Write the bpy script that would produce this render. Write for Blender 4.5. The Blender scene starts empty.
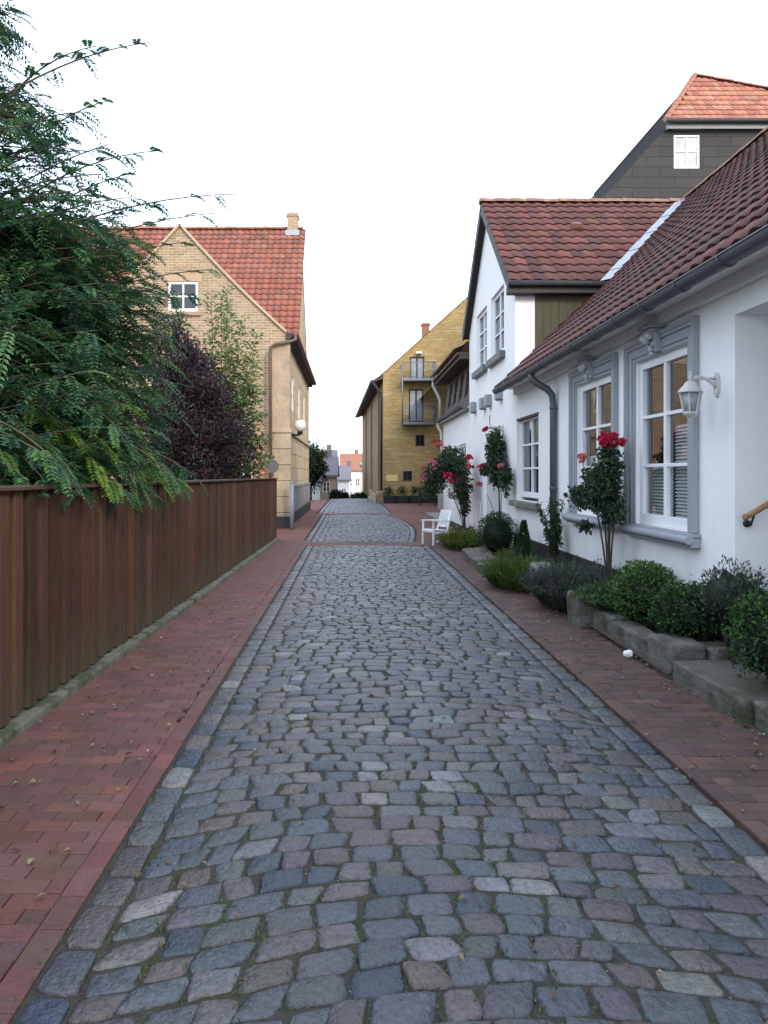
import bpy, bmesh, math, random
from mathutils import Vector, noise as mn
R = math.radians
V = Vector
rnd = random.Random(7)
scene = bpy.context.scene
col = scene.collection
FL = 770.0          # focal length in pixels of a 1024 px high frame
EYE = 1.6

# ------------------------------------------------------------------ mesh builder
class MB:
    def __init__(self):
        self.v = []; self.f = []; self.c = []; self.sm = []
    def face(self, pts, c=None, smooth=False):
        n = len(self.v); self.v.extend([tuple(p) for p in pts])
        self.f.append(tuple(range(n, n + len(pts)))); self.c.append(c); self.sm.append(smooth)
    def add(self, vs, fs, c=None, smooth=False):
        n = len(self.v); self.v.extend([tuple(p) for p in vs])
        for f in fs:
            self.f.append(tuple(i + n for i in f)); self.c.append(c); self.sm.append(smooth)
    def box(self, x0, x1, y0, y1, z0, z1, c=None):
        self.hexa([(x0,y0,z0),(x1,y0,z0),(x1,y1,z0),(x0,y1,z0),(x0,y0,z1),(x1,y0,z1),(x1,y1,z1),(x0,y1,z1)], c)
    def hexa(self, p, c=None):
        self.add(p, [(0,3,2,1),(4,5,6,7),(0,1,5,4),(1,2,6,5),(2,3,7,6),(3,0,4,7)], c)
    def pbox(self, P, u0, u1, z0, z1, d0, d1, c=None):
        self.hexa([P(u0,z0,d0),P(u1,z0,d0),P(u1,z0,d1),P(u0,z0,d1),P(u0,z1,d0),P(u1,z1,d0),P(u1,z1,d1),P(u0,z1,d1)], c)
    def bar(self, a, b, w, h, c=None, up=(0,0,1)):
        a = V(a); b = V(b); d = (b-a).normalized(); u = V(up)
        s = d.cross(u)
        if s.length < 1e-4: s = d.cross(V((1,0,0)))
        s.normalize(); u = s.cross(d)
        s *= w/2; u *= h/2
        self.hexa([a-s-u,a+s-u,b+s-u,b-s-u,a-s+u,a+s+u,b+s+u,b-s+u], c)
    def tube(self, pts, r, n=8, c=None, caps=True, smooth=True):
        pts = [V(p) for p in pts]; m = len(pts)
        rs = r if isinstance(r, (list, tuple)) else [r]*m
        base = len(self.v); ref = None
        for i, p in enumerate(pts):
            d = (pts[min(i+1,m-1)] - pts[max(i-1,0)])
            if d.length < 1e-9: d = V((0,0,1))
            d.normalize()
            if ref is None:
                ref = d.cross(V((0,0,1)))
                if ref.length < .05: ref = d.cross(V((1,0,0)))
                ref.normalize()
            s = ref - d*ref.dot(d)
            if s.length < 1e-6: s = d.orthogonal()
            s.normalize(); ref = s; t = d.cross(s)
            for k in range(n):
                a = 2*math.pi*k/n
                self.v.append(tuple(p + (s*math.cos(a)+t*math.sin(a))*rs[i]))
        for i in range(m-1):
            for k in range(n):
                k2 = (k+1) % n
                self.f.append((base+i*n+k, base+i*n+k2, base+(i+1)*n+k2, base+(i+1)*n+k)); self.c.append(c); self.sm.append(smooth)
        if caps:
            self.f.append(tuple(base+k for k in reversed(range(n)))); self.c.append(c); self.sm.append(False)
            self.f.append(tuple(base+(m-1)*n+k for k in range(n))); self.c.append(c); self.sm.append(False)
    def lathe(self, o, prof, n=16, c=None, axis='z'):
        o = V(o); base = len(self.v)
        for (r, h) in prof:
            for k in range(n):
                a = 2*math.pi*k/n
                q = (r*math.cos(a), r*math.sin(a), h)
                if axis == 'y': q = (q[0], q[2], q[1])
                if axis == 'x': q = (q[2], q[0], q[1])
                self.v.append(tuple(o + V(q)))
        for i in range(len(prof)-1):
            for k in range(n):
                k2 = (k+1) % n
                self.f.append((base+i*n+k, base+i*n+k2, base+(i+1)*n+k2, base+(i+1)*n+k)); self.c.append(c); self.sm.append(True)
        self.f.append(tuple(base+k for k in reversed(range(n)))); self.c.append(c); self.sm.append(False)
        e = base+(len(prof)-1)*n
        self.f.append(tuple(e+k for k in range(n))); self.c.append(c); self.sm.append(False)
    def build(self, name, m, parent=None, bevel=0, recalc=False):
        me = bpy.data.meshes.new(name)
        me.from_pydata(self.v, [], self.f); 
        if any(self.sm): me.polygons.foreach_set('use_smooth', self.sm)
        if any(c is not None for c in self.c):
            at = me.attributes.new('tint', 'FLOAT_COLOR', 'FACE')
            flat = []
            for c in self.c:
                c = c or (1,1,1); flat += [c[0], c[1], c[2], 1.0]
            at.data.foreach_set('color', flat)
        if recalc:
            b = bmesh.new(); b.from_mesh(me); bmesh.ops.recalc_face_normals(b, faces=b.faces); b.to_mesh(me); b.free()
        me.update()
        o = bpy.data.objects.new(name, me); col.objects.link(o)
        if m: me.materials.append(m)
        if parent:
            o.parent = parent
            o.matrix_parent_inverse = parent.matrix_world.inverted() if False else o.matrix_parent_inverse
            o.location = -V(parent_world(parent))
        if bevel:
            bv = o.modifiers.new('bevel', 'BEVEL'); bv.width = bevel; bv.segments = 2; bv.limit_method = 'ANGLE'
        return o

def parent_world(p):
    t = V((0,0,0))
    while p is not None:
        t += p.location; p = p.parent
    return t

def tag(o, label=None, cat=None, group=None, kind=None):
    if label: o['label'] = label
    if cat: o['category'] = cat
    if group: o['group'] = group
    if kind: o['kind'] = kind
    return o
def thing(name, label, cat, loc=(0,0,0), group=None):
    o = bpy.data.objects.new(name, None); col.objects.link(o); o.location = loc
    o.empty_display_size = .1
    return tag(o, label, cat, group)

# ------------------------------------------------------------------ materials
def newmat(name):
    m = bpy.data.materials.new(name); m.use_nodes = True
    nt = m.node_tree; nt.nodes.clear()
    out = nt.nodes.new('ShaderNodeOutputMaterial')
    return m, nt, out
def nd(nt, t, **kw):
    n = nt.nodes.new(t)
    for k, v in kw.items(): setattr(n, k, v)
    return n
def noise_node(nt, vec, scale, detail=3, rough=.6):
    n = nd(nt, 'ShaderNodeTexNoise'); n.inputs['Scale'].default_value = scale
    n.inputs['Detail'].default_value = detail; n.inputs['Roughness'].default_value = rough
    nt.links.new(vec, n.inputs['Vector']); return n.outputs['Fac']
def math_node(nt, op, a, b=None, clamp=False):
    n = nd(nt, 'ShaderNodeMath', operation=op, use_clamp=clamp)
    for i, x in enumerate((a, b)):
        if x is None: continue
        if isinstance(x, (int, float)): n.inputs[i].default_value = x
        else: nt.links.new(x, n.inputs[i])
    return n.outputs[0]
def mixc(nt, fac, a, b, mode='MIX'):
    n = nd(nt, 'ShaderNodeMix', data_type='RGBA', blend_type=mode)
    for i, x in ((0, fac), (6, a), (7, b)):
        if isinstance(x, (int, float)): n.inputs[i].default_value = x
        elif isinstance(x, tuple): n.inputs[i].default_value = (*x, 1)
        else: nt.links.new(x, n.inputs[i])
    return n.outputs[2]
def ramp(nt, fac, a, b):
    n = nd(nt, 'ShaderNodeMapRange'); n.inputs[1].default_value = a; n.inputs[2].default_value = b
    nt.links.new(fac, n.inputs[0]); return n.outputs[0]
def scalevec(nt, vec, s):
    n = nd(nt, 'ShaderNodeVectorMath', operation='MULTIPLY'); n.inputs[1].default_value = s
    nt.links.new(vec, n.inputs[0]); return n.outputs[0]

def mat(name, base=(.5,.5,.5), rough=.7, var=.15, vs=2.0, fine=.1, fs=60., bump=.15, bs=90., attr=False, metal=0., spec=.4,
        blotch=None, dirt=None, stretch=None, rvar=.1, bdist=.01):
    m, nt, out = newmat(name)
    g = nd(nt, 'ShaderNodeNewGeometry'); pos = g.outputs['Position']
    vec = scalevec(nt, pos, stretch) if stretch else pos
    n1 = noise_node(nt, vec, vs, 4); n2 = noise_node(nt, vec, fs, 3)
    if attr:
        a = nd(nt, 'ShaderNodeAttribute', attribute_name='tint'); c = a.outputs['Color']
        if base != (1,1,1): c = mixc(nt, 1.0, c, base, 'MULTIPLY')
    else:
        r_ = nd(nt, 'ShaderNodeRGB'); r_.outputs[0].default_value = (*base, 1); c = r_.outputs[0]
    if blotch:      # (colour, scale, lo, hi)
        f = ramp(nt, noise_node(nt, pos, blotch[1], 5, .65), blotch[2], blotch[3])
        c = mixc(nt, f, c, blotch[0])
    if dirt:        # (colour, z_full, z_none, strength)
        s = nd(nt, 'ShaderNodeSeparateXYZ'); nt.links.new(pos, s.inputs[0])
        nz = noise_node(nt, scalevec(nt, pos, (3,3,.6)), 2.0, 5, .7)
        zz = math_node(nt, 'ADD', s.outputs[2], math_node(nt, 'MULTIPLY', math_node(nt, 'SUBTRACT', nz, .5), abs(dirt[2]-dirt[1])*1.6))
        f = math_node(nt, 'MULTIPLY', ramp(nt, zz, dirt[2], dirt[1]), dirt[3])
        c = mixc(nt, f, c, dirt[0])
    k = math_node(nt, 'ADD', 1.0, math_node(nt, 'ADD', math_node(nt, 'MULTIPLY', math_node(nt, 'SUBTRACT', n1, .5), 2.6*var), math_node(nt, 'MULTIPLY', math_node(nt, 'SUBTRACT', n2, .5), 2.6*fine)))
    sc = nd(nt, 'ShaderNodeVectorMath', operation='SCALE'); nt.links.new(c, sc.inputs[0]); nt.links.new(k, sc.inputs['Scale'])
    b = nd(nt, 'ShaderNodeBsdfPrincipled'); nt.links.new(sc.outputs[0], b.inputs['Base Color'])
    nt.links.new(math_node(nt, 'ADD', rough, math_node(nt, 'MULTIPLY', math_node(nt, 'SUBTRACT', n1, .5), 2*rvar), True), b.inputs['Roughness'])
    b.inputs['Metallic'].default_value = metal; b.inputs['Specular IOR Level'].default_value = spec
    if bump:
        bn = nd(nt, 'ShaderNodeBump'); bn.inputs['Strength'].default_value = bump; bn.inputs['Distance'].default_value = bdist
        nt.links.new(noise_node(nt, vec, bs, 4), bn.inputs['Height']); nt.links.new(bn.outputs[0], b.inputs['Normal'])
    nt.links.new(b.outputs[0], out.inputs[0]); return m

def brickmat(name, axis, c1, c2, mortar, bw=.24, rh=.077, ms=.011, rough=.85, var=.25, vs=.8, patch=None, bump=.5, streak=None, offset=.5, dirt=None):
    m, nt, out = newmat(name)
    g = nd(nt, 'ShaderNodeNewGeometry'); pos = g.outputs['Position']
    s = nd(nt, 'ShaderNodeSeparateXYZ'); nt.links.new(pos, s.inputs[0])
    cb = nd(nt, 'ShaderNodeCombineXYZ')
    if axis in ('x', 'y'):
        nt.links.new(s.outputs[0 if axis == 'x' else 1], cb.inputs[0]); nt.links.new(s.outputs[2], cb.inputs[1])
    elif axis == 'flat':
        nt.links.new(s.outputs[0], cb.inputs[0]); nt.links.new(s.outputs[1], cb.inputs[1])
    t = nd(nt, 'ShaderNodeTexBrick'); t.offset = offset
    nt.links.new(cb.outputs[0], t.inputs['Vector'])
    t.inputs['Color1'].default_value = (*c1, 1); t.inputs['Color2'].default_value = (*c2, 1); t.inputs['Mortar'].default_value = (*mortar, 1)
    t.inputs['Scale'].default_value = 1; t.inputs['Mortar Size'].default_value = ms; t.inputs['Brick Width'].default_value = bw; t.inputs['Row Height'].default_value = rh
    t.inputs['Mortar Smooth'].default_value = .2; t.inputs['Bias'].default_value = 0
    c = t.outputs['Color']
    if patch:   # (colour, scale, lo, hi, zfull, znone)
        f = ramp(nt, noise_node(nt, pos, patch[1], 5, .6), patch[2], patch[3])
        if len(patch) > 4: f = math_node(nt, 'MULTIPLY', f, ramp(nt, s.outputs[2], patch[5], patch[4]))
        f = math_node(nt, 'MULTIPLY', f, math_node(nt, 'SUBTRACT', 1.0, t.outputs['Fac']))
        c = mixc(nt, f, c, patch[0])
    if streak:  # horizontal pale streaks
        f = ramp(nt, noise_node(nt, scalevec(nt, pos, (.5,.5,6)), 1.7, 5, .7), streak[1], streak[2])
        c = mixc(nt, f, c, streak[0])
    if dirt:
        f = math_node(nt, 'MULTIPLY', ramp(nt, s.outputs[2], dirt[2], dirt[1]), dirt[3]); c = mixc(nt, f, c, dirt[0])
    n1 = noise_node(nt, pos, vs, 5, .65); n2 = noise_node(nt, pos, 14., 3)
    k = math_node(nt, 'ADD', 1.0, math_node(nt, 'ADD', math_node(nt, 'MULTIPLY', math_node(nt, 'SUBTRACT', n1, .5), 2.5*var), math_node(nt, 'MULTIPLY', math_node(nt, 'SUBTRACT', n2, .5), .6)))
    sc = nd(nt, 'ShaderNodeVectorMath', operation='SCALE'); nt.links.new(c, sc.inputs[0]); nt.links.new(k, sc.inputs['Scale'])
    b = nd(nt, 'ShaderNodeBsdfPrincipled'); nt.links.new(sc.outputs[0], b.inputs['Base Color']); b.inputs['Roughness'].default_value = rough
    b.inputs['Specular IOR Level'].default_value = .25
    bn = nd(nt, 'ShaderNodeBump'); bn.inputs['Strength'].default_value = bump; bn.inputs['Distance'].default_value = .01; bn.invert = True
    nt.links.new(t.outputs['Fac'], bn.inputs['Height']); nt.links.new(bn.outputs[0], b.inputs['Normal'])
    nt.links.new(b.outputs[0], out.inputs[0]); return m

def leafmat(name, trans=.25, rough=.5, spec=.35):
    m, nt, out = newmat(name)
    a = nd(nt, 'ShaderNodeAttribute', attribute_name='tint')
    g = nd(nt, 'ShaderNodeNewGeometry')
    n = noise_node(nt, g.outputs['Position'], 3.0, 3)
    sc = nd(nt, 'ShaderNodeVectorMath', operation='SCALE'); nt.links.new(a.outputs['Color'], sc.inputs[0])
    nt.links.new(math_node(nt, 'ADD', .55, math_node(nt, 'MULTIPLY', n, .9)), sc.inputs['Scale'])
    b = nd(nt, 'ShaderNodeBsdfPrincipled'); nt.links.new(sc.outputs[0], b.inputs['Base Color'])
    b.inputs['Roughness'].default_value = rough; b.inputs['Specular IOR Level'].default_value = spec
    t = nd(nt, 'ShaderNodeBsdfTranslucent'); nt.links.new(sc.outputs[0], t.inputs[0])
    mx = nd(nt, 'ShaderNodeMixShader'); mx.inputs[0].default_value = trans
    nt.links.new(b.outputs[0], mx.inputs[1]); nt.links.new(t.outputs[0], mx.inputs[2]); nt.links.new(mx.outputs[0], out.inputs[0])
    return m

def glassmat(name, clear=True, tint=(.02,.025,.03), refl=1.0):
    m, nt, out = newmat(name)
    g = nd(nt, 'ShaderNodeNewGeometry')
    bn = nd(nt, 'ShaderNodeBump'); bn.inputs['Strength'].default_value = .12; bn.inputs['Distance'].default_value = .02
    nt.links.new(noise_node(nt, g.outputs['Position'], 2.3, 1), bn.inputs['Height'])
    if clear:
        tr = nd(nt, 'ShaderNodeBsdfTransparent'); tr.inputs[0].default_value = (.8,.84,.85,1)
        gl = nd(nt, 'ShaderNodeBsdfGlossy'); gl.inputs['Roughness'].default_value = .02
        nt.links.new(bn.outputs[0], gl.inputs['Normal'])
        lw = nd(nt, 'ShaderNodeLayerWeight'); lw.inputs[0].default_value = .5
        mx = nd(nt, 'ShaderNodeMixShader'); nt.links.new(math_node(nt, 'ADD', .05, math_node(nt, 'MULTIPLY', math_node(nt, 'POWER', lw.outputs['Facing'], 3.2), .95), True), mx.inputs[0])
        nt.links.new(tr.outputs[0], mx.inputs[1]); nt.links.new(gl.outputs[0], mx.inputs[2]); nt.links.new(mx.outputs[0], out.inputs[0])
    else:
        b = nd(nt, 'ShaderNodeBsdfPrincipled'); b.inputs['Roughness'].default_value = .04; b.inputs['Specular IOR Level'].default_value = .6*refl
        n = noise_node(nt, g.outputs['Position'], 1.5, 2)
        nt.links.new(mixc(nt, n, tuple(x*.4 for x in tint), tuple(x*1.6 for x in tint)), b.inputs['Base Color'])
        nt.links.new(bn.outputs[0], b.inputs['Normal']); nt.links.new(b.outputs[0], out.inputs[0])
    return m

M = {}
M['stone'] = mat('cobble_granite', (1.0,1.0,1.0), .42, .34, 9, .7, 48, .9, 42, attr=True, spec=.6, rvar=.25, bdist=.016, blotch=((.045,.041,.034), 5, .55, .78))
M['joint'] = mat('joint_earth', (.034,.03,.024), .95, .45, 6, .7, 45, 1.0, 45, blotch=((.024,.038,.012), 3.5, .5, .66))
M['paver'] = mat('red_paver', (1,1,1), .7, .25, 4, .3, 60, .4, 60, attr=True, spec=.35, blotch=((.06,.046,.042), 1.6, .5, .8))
M['paverfar'] = brickmat('paver_far', 'flat', (.13,.055,.046), (.16,.07,.056), (.07,.05,.042), .21, .115, .006, var=.2, vs=.6)
M['earth'] = mat('bed_soil', (.07,.05,.035), .95, .4, 4, .35, 60, 1., 40, bdist=.03)
M['ground'] = mat('ground_earth', (.085,.08,.05), .95, .3, .3, .2, 9, .3, 9)
M['kerb'] = mat('old_concrete', (.19,.185,.165), .85, .35, 5, .4, 60, .7, 45, blotch=((.09,.1,.06), 3, .5, .7))
M['fence'] = mat('stained_boards', (1,1,1), .7, .35, 1.6, .4, 7, .6, 9, attr=True, stretch=(9,9,.6), spec=.25, dirt=((.055,.055,.035), .0, .55, .7))
M['bark'] = mat('bark', (.09,.07,.05), .9, .3, 8, .3, 60, .8, 30, stretch=(1,1,.3))
M['rosewood'] = mat('rose_stem', (.045,.034,.024), .8, .3, 10, .2, 80, .4, 60)
M['leaf'] = leafmat('leaf', .36)
M['petal'] = leafmat('petal', .25, .6, .2)
M['white'] = mat('white_render', (.82,.82,.81), .8, .06, .7, .04, 12, .35, 30, dirt=((.36,.37,.36), .3, .9, .35), bdist=.008)
M['whitegable'] = mat('white_render_gable', (.82,.81,.79), .8, .05, .8, .03, 40, .22, 50, blotch=((.5,.49,.46), 1.2, .58, .9), bdist=.008)
M['tar'] = mat('tarred_plinth', (.018,.018,.02), .6, .3, 4, .2, 60, .4, 50)
M['greytrim'] = mat('grey_stone_trim', (.30,.32,.345), .65, .1, 3, .06, 60, .12, 80)
M['corbel'] = mat('corbel_stucco', (.42,.44,.46), .75, .25, 12, .15, 70, .3, 60)
M['whitewood'] = mat('white_painted_wood', (.8,.81,.82), .42, .04, 3, .02, 60, .05, 60)
M['oldwhite'] = mat('worn_white_wood', (.7,.7,.68), .55, .1, 5, .08, 60, .1, 60)
M['glass'] = glassmat('window_glass')
M['darkglass'] = glassmat('dark_window_glass', False)
M['skyglass'] = glassmat('painted_sky_glass', False, (.30,.32,.34))  # sky reflection painted in as a pale base colour
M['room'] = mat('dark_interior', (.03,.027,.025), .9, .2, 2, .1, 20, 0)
M['blind'] = mat('white_blind', (.62,.63,.62), .6, .05, 3, .03, 30, 0)
M['zinc'] = mat('weathered_zinc', (.1,.108,.12), .5, .2, 4, .1, 50, .1, 50, metal=.35, spec=.5)
M['zinclight'] = mat('pale_zinc', (.26,.28,.3), .5, .2, 4, .1, 50, .1, 50, metal=.2)
M['lead'] = mat('lead_flashing', (.3,.33,.37), .6, .15, 5, .08, 50, .2, 20)
M['tile'] = mat('clay_pantile', (1,1,1), .62, .2, 3, .2, 45, .3, 60, attr=True, spec=.35, blotch=((.035,.03,.022), 1.1, .58, .78))
M['tilemoss'] = mat('mossy_pantile', (1,1,1), .65, .2, 3, .22, 45, .3, 60, attr=True, spec=.35, blotch=((.045,.042,.022), .9, .5, .72))
M['tilelichen'] = mat('lichen_pantile', (1,1,1), .62, .2, 3, .2, 45, .3, 60, attr=True, spec=.35, blotch=((.3,.15,.03), 2.6, .66, .74))
M['tiletop'] = mat('ridge_clay', (.2,.1,.07), .75, .3, 6, .2, 40, .3, 50, blotch=((.3,.22,.1), 4, .5, .7))
M['greenboard'] = mat('weathered_green_boards', (.085,.08,.045), .8, .3, 3, .2, 40, .4, 40, stretch=(6,6,.5))
M['darkboard'] = mat('dark_brown_boards', (.085,.06,.048), .75, .3, 3, .2, 30, .3, 40)
M['fascia'] = mat('dark_fascia', (.032,.03,.03), .6, .2, 4, .1, 40, .1, 40)
M['slate'] = brickmat('slate_cladding', 'x', (.036,.034,.035), (.043,.041,.042), (.022,.021,.021), 1.1, .40, .014, .7, .15, .6, bump=.8)
M['tan'] = brickmat('tan_brick', 'x', (.24,.165,.10), (.36,.26,.165), (.42,.34,.25), .25, .08, .012, patch=((.38,.12,.06), 1.1, .40, .52, 1.9, 3.4), var=.16)
M['tanside'] = brickmat('tan_brick_side', 'y', (.4,.28,.16), (.5,.36,.21), (.4,.33,.25), .25, .08, .012, var=.25)
M['stucco'] = mat('tan_stucco', (.40,.30,.20), .88, .35, 1.6, .22, 14, .6, 22, blotch=((.27,.22,.16), 1.4, .5, .75), dirt=((.16,.13,.1), .3, 1.2, .6))
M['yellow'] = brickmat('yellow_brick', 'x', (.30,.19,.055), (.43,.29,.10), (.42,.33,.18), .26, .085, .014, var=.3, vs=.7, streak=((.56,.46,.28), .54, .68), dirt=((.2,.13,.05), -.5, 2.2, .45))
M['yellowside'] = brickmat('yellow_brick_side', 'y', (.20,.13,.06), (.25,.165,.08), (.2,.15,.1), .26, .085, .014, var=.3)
M['ashlar'] = brickmat('ashlar_wall', 'y', (.42,.32,.21), (.48,.37,.25), (.26,.2,.14), 1.1, .46, .014, .88, .3, .9, bump=.6, dirt=((.2,.16,.12), -.3, 1.4, .6))
M['fieldstone'] = mat('field_stone', (.26,.18,.11), .85, .35, 2.2, .2, 30, .6, 9, bdist=.05)
M['granite'] = mat('granite_block', (.13,.125,.112), .85, .4, 6, .55, 70, .9, 35, blotch=((.045,.052,.026), 3.5, .46, .66), bdist=.02)
M['stepstone'] = mat('door_step_stone', (.115,.11,.097), .85, .35, 3, .4, 70, .8, 35, blotch=((.045,.052,.026), 2.6, .45, .66), bdist=.016)
M['iron'] = mat('galvanised_iron', (.2,.22,.24), .45, .1, 5, .05, 40, 0, metal=.4)
M['black'] = mat('black_metal', (.02,.02,.022), .5, .2, 6, .1, 50, .1, 50)
M['brownpipe'] = mat('rusty_pipe', (.12,.07,.05), .6, .25, 5, .1, 50, .1, 50)
M['bluedoor'] = mat('blue_door_paint', (.03,.065,.12), .45, .1, 4, .05, 50, .05, 60)
M['wood'] = mat('oiled_wood', (.3,.17,.08), .45, .2, 5, .15, 60, .1, 60, stretch=(1,1,6))
M['paper'] = mat('crumpled_paper', (.8,.8,.82), .8, .05, 5, .03, 60, .2, 40)
M['lampwhite'] = mat('cream_lamp_metal', (.5,.5,.48), .5, .15, 12, .1, 60, .1, 60)
M['opal'] = mat('opal_globe', (.85,.84,.8), .25, .02, 3, .02, 30, 0)
M['plaque'] = mat('yellow_sign', (.7,.55,.22), .5, .05, 5, .03, 50, 0)
M['farwhite'] = mat('far_white_wall', (.75,.74,.72), .85, .06, .6, .04, 8, 0)
M['fartan'] = mat('far_tan_wall', (.55,.45,.33), .85, .1, .6, .08, 8, 0)
M['fargrey'] = mat('far_grey_roof', (.16,.15,.16), .8, .15, .6, .12, 6, .3, 5)
M['farorange'] = mat('far_orange_roof', (.28,.125,.08), .8, .15, .8, .12, 6, .3, 5)
M['litter'] = leafmat('dry_leaf', .1, .8, .2)
M['rubber'] = mat('tyre_rubber', (.02,.02,.02), .8, .1, 5, .1, 50, 0)

# ------------------------------------------------------------------ helpers for leaves
def jit(c, a=.25):
    k = 1 + rnd.uniform(-a, a)
    return (max(0,c[0]*k*(1+rnd.uniform(-.12,.12))), max(0,c[1]*k), max(0,c[2]*k*(1+rnd.uniform(-.15,.15))))
def rdir():
    while True:
        v = V((rnd.uniform(-1,1), rnd.uniform(-1,1), rnd.uniform(-1,1)))
        if .05 < v.length < 1: return v.normalized()
def leaf(mb, p, d, n, L, W, c, fold=.25):
    s = d.cross(n)
    if s.length < 1e-3: s = d.orthogonal()
    s.normalize(); n = s.cross(d)
    tip = p + d*L - n*L*.12; mid = p + d*L*.45
    a = mid + s*W/2 + n*W*fold; b = mid - s*W/2 + n*W*fold
    k = len(mb.v)
    mb.v += [tuple(p), tuple(a), tuple(tip), tuple(b)]
    mb.f += [(k,k+1,k+2), (k,k+2,k+3)]; mb.c += [c, c]; mb.sm += [False, False]
def fbm(p, s): return mn.fractal(V(p)*s, 1.0, 2.0, 3)
def bush(mb, c, rx, ry, rz, n, L, W, pal, lump=.18, ls=3.0, core=True, upw=.35, shell=.4, flat=0.0, seed=0, coretint=(.012,.018,.01)):
    """irregular leafy ellipsoid: leaves in the outer shell of a lumpy volume around a dark core"""
    c = V(c); off = V((seed*3.1, seed*1.7, seed*.9))
    def rad(d): return 1 + lump*fbm(d*1.0+off, ls)*1.6
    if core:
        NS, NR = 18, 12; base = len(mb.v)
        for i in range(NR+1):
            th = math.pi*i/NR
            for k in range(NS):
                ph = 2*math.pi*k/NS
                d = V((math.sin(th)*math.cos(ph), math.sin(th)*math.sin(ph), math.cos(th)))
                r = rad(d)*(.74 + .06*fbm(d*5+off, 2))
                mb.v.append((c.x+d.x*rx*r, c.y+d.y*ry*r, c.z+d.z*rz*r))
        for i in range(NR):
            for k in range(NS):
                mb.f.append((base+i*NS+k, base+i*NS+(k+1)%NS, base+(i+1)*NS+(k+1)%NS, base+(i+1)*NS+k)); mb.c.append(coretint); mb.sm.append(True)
    for _ in range(n):
        d = rdir()
        if d.z < -.55 and rnd.random() < .7: d.z = -d.z
        q = 1 - shell*(rnd.random()**1.7)
        r = rad(d)*q
        p = V((c.x+d.x*rx*r, c.y+d.y*ry*r, c.z+d.z*rz*r))
        ld = (d*.7 + rdir()*.9 + V((0,0,upw))).normalized()
        nn = (d + V((0,0,.6)) + rdir()*.5).normalized()
        cc = jit(rnd.choice(pal), .3)
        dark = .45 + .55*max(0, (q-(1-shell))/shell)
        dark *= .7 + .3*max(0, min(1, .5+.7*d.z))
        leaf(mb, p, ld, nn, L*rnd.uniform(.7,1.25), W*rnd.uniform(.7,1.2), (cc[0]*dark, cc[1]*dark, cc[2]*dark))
def curve(p0, p1, p2, n=8):
    p0, p1, p2 = V(p0), V(p1), V(p2)
    return [p0*(1-t)**2 + p1*2*t*(1-t) + p2*t*t for t in [i/n for i in range(n+1)]]
def blossom(name, p, r, colr, parent, n=22):
    mb = MB(); p = V(p)
    for i in range(n):
        d = rdir(); d.z = abs(d.z)*.9 - .15
        d.normalize(); q = rnd.uniform(.25, .8)
        leaf(mb, p + d*r*q*.5, (d + rdir()*.5).normalized(), rdir(), r*.95, r*.9, jit(colr, .35), .35)
    return mb.build(name, M['petal'], parent)

# ------------------------------------------------------------------ camera, world, light
cam = bpy.data.cameras.new('camera'); co = bpy.data.objects.new('camera', cam); col.objects.link(co)
co.location = (0, 0, EYE); co.rotation_euler = (R(90), 0, 0)
cam.sensor_fit = 'AUTO'; cam.sensor_width = 36; cam.lens = FL/1024*36
cam.shift_x = (384-350)/1024; cam.shift_y = -(512-475)/1024
cam.clip_end = 6000; cam.clip_start = .05
scene.camera = co
w = bpy.data.worlds.new('World'); scene.world = w; w.use_nodes = True
nt = w.node_tree; nt.nodes.clear()
SUN_EL, SUN_AZ = R(26), R(150)       # azimuth measured from +Y towards +X: behind the camera, over the right hand roofs
sk = nd(nt, 'ShaderNodeTexSky', sky_type='NISHITA'); sk.sun_disc = False; sk.sun_elevation = SUN_EL; sk.sun_rotation = SUN_AZ
sk.dust_density = 2.5; sk.air_density = 1.2
b1 = nd(nt, 'ShaderNodeBackground'); b1.inputs[1].default_value = .10; nt.links.new(sk.outputs[0], b1.inputs[0])
b2 = nd(nt, 'ShaderNodeBackground'); b2.inputs[0].default_value = (1.60,1.82,2.20,1); b2.inputs[1].default_value = 1.0     # bright thin cloud cover
ad = nd(nt, 'ShaderNodeAddShader'); nt.links.new(b1.outputs[0], ad.inputs[0]); nt.links.new(b2.outputs[0], ad.inputs[1])
wo = nd(nt, 'ShaderNodeOutputWorld'); nt.links.new(ad.outputs[0], wo.inputs[0])
sl = bpy.data.lights.new('sun', 'SUN'); so = bpy.data.objects.new('sun', sl); col.objects.link(so)
sl.energy = 2.6; sl.angle = R(14); sl.color = (1, .88, .7)
sd = V((math.sin(SUN_AZ)*math.cos(SUN_EL), math.cos(SUN_AZ)*math.cos(SUN_EL), math.sin(SUN_EL)))
so.rotation_euler = sd.to_track_quat('Z', 'Y').to_euler(); so.location = sd*60
scene.view_settings.view_transform = 'Standard'; scene.view_settings.look = 'None'; scene.view_settings.exposure = 0
scene.render.engine = 'CYCLES'
scene.cycles.use_denoising = True; scene.cycles.max_bounces = 6; scene.cycles.transparent_max_bounces = 8
scene.cycles.use_adaptive_sampling = True

# ------------------------------------------------------------------ GROUND
def gz(y): return 0.0 if y < 50 else -(min(y, 170)-50)*.045
mb = MB()
ys = [-60, -5, 0, 30, 50, 60, 75, 90, 110, 140, 170, 400, 3000]
for a, b in zip(ys, ys[1:]):
    mb.face([(-2500,a,gz(a)-.05),(2500,a,gz(a)-.05),(2500,b,gz(b)-.05),(-2500,b,gz(b)-.05)])
tag(mb.build('ground', M['ground']), kind='structure')

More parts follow.
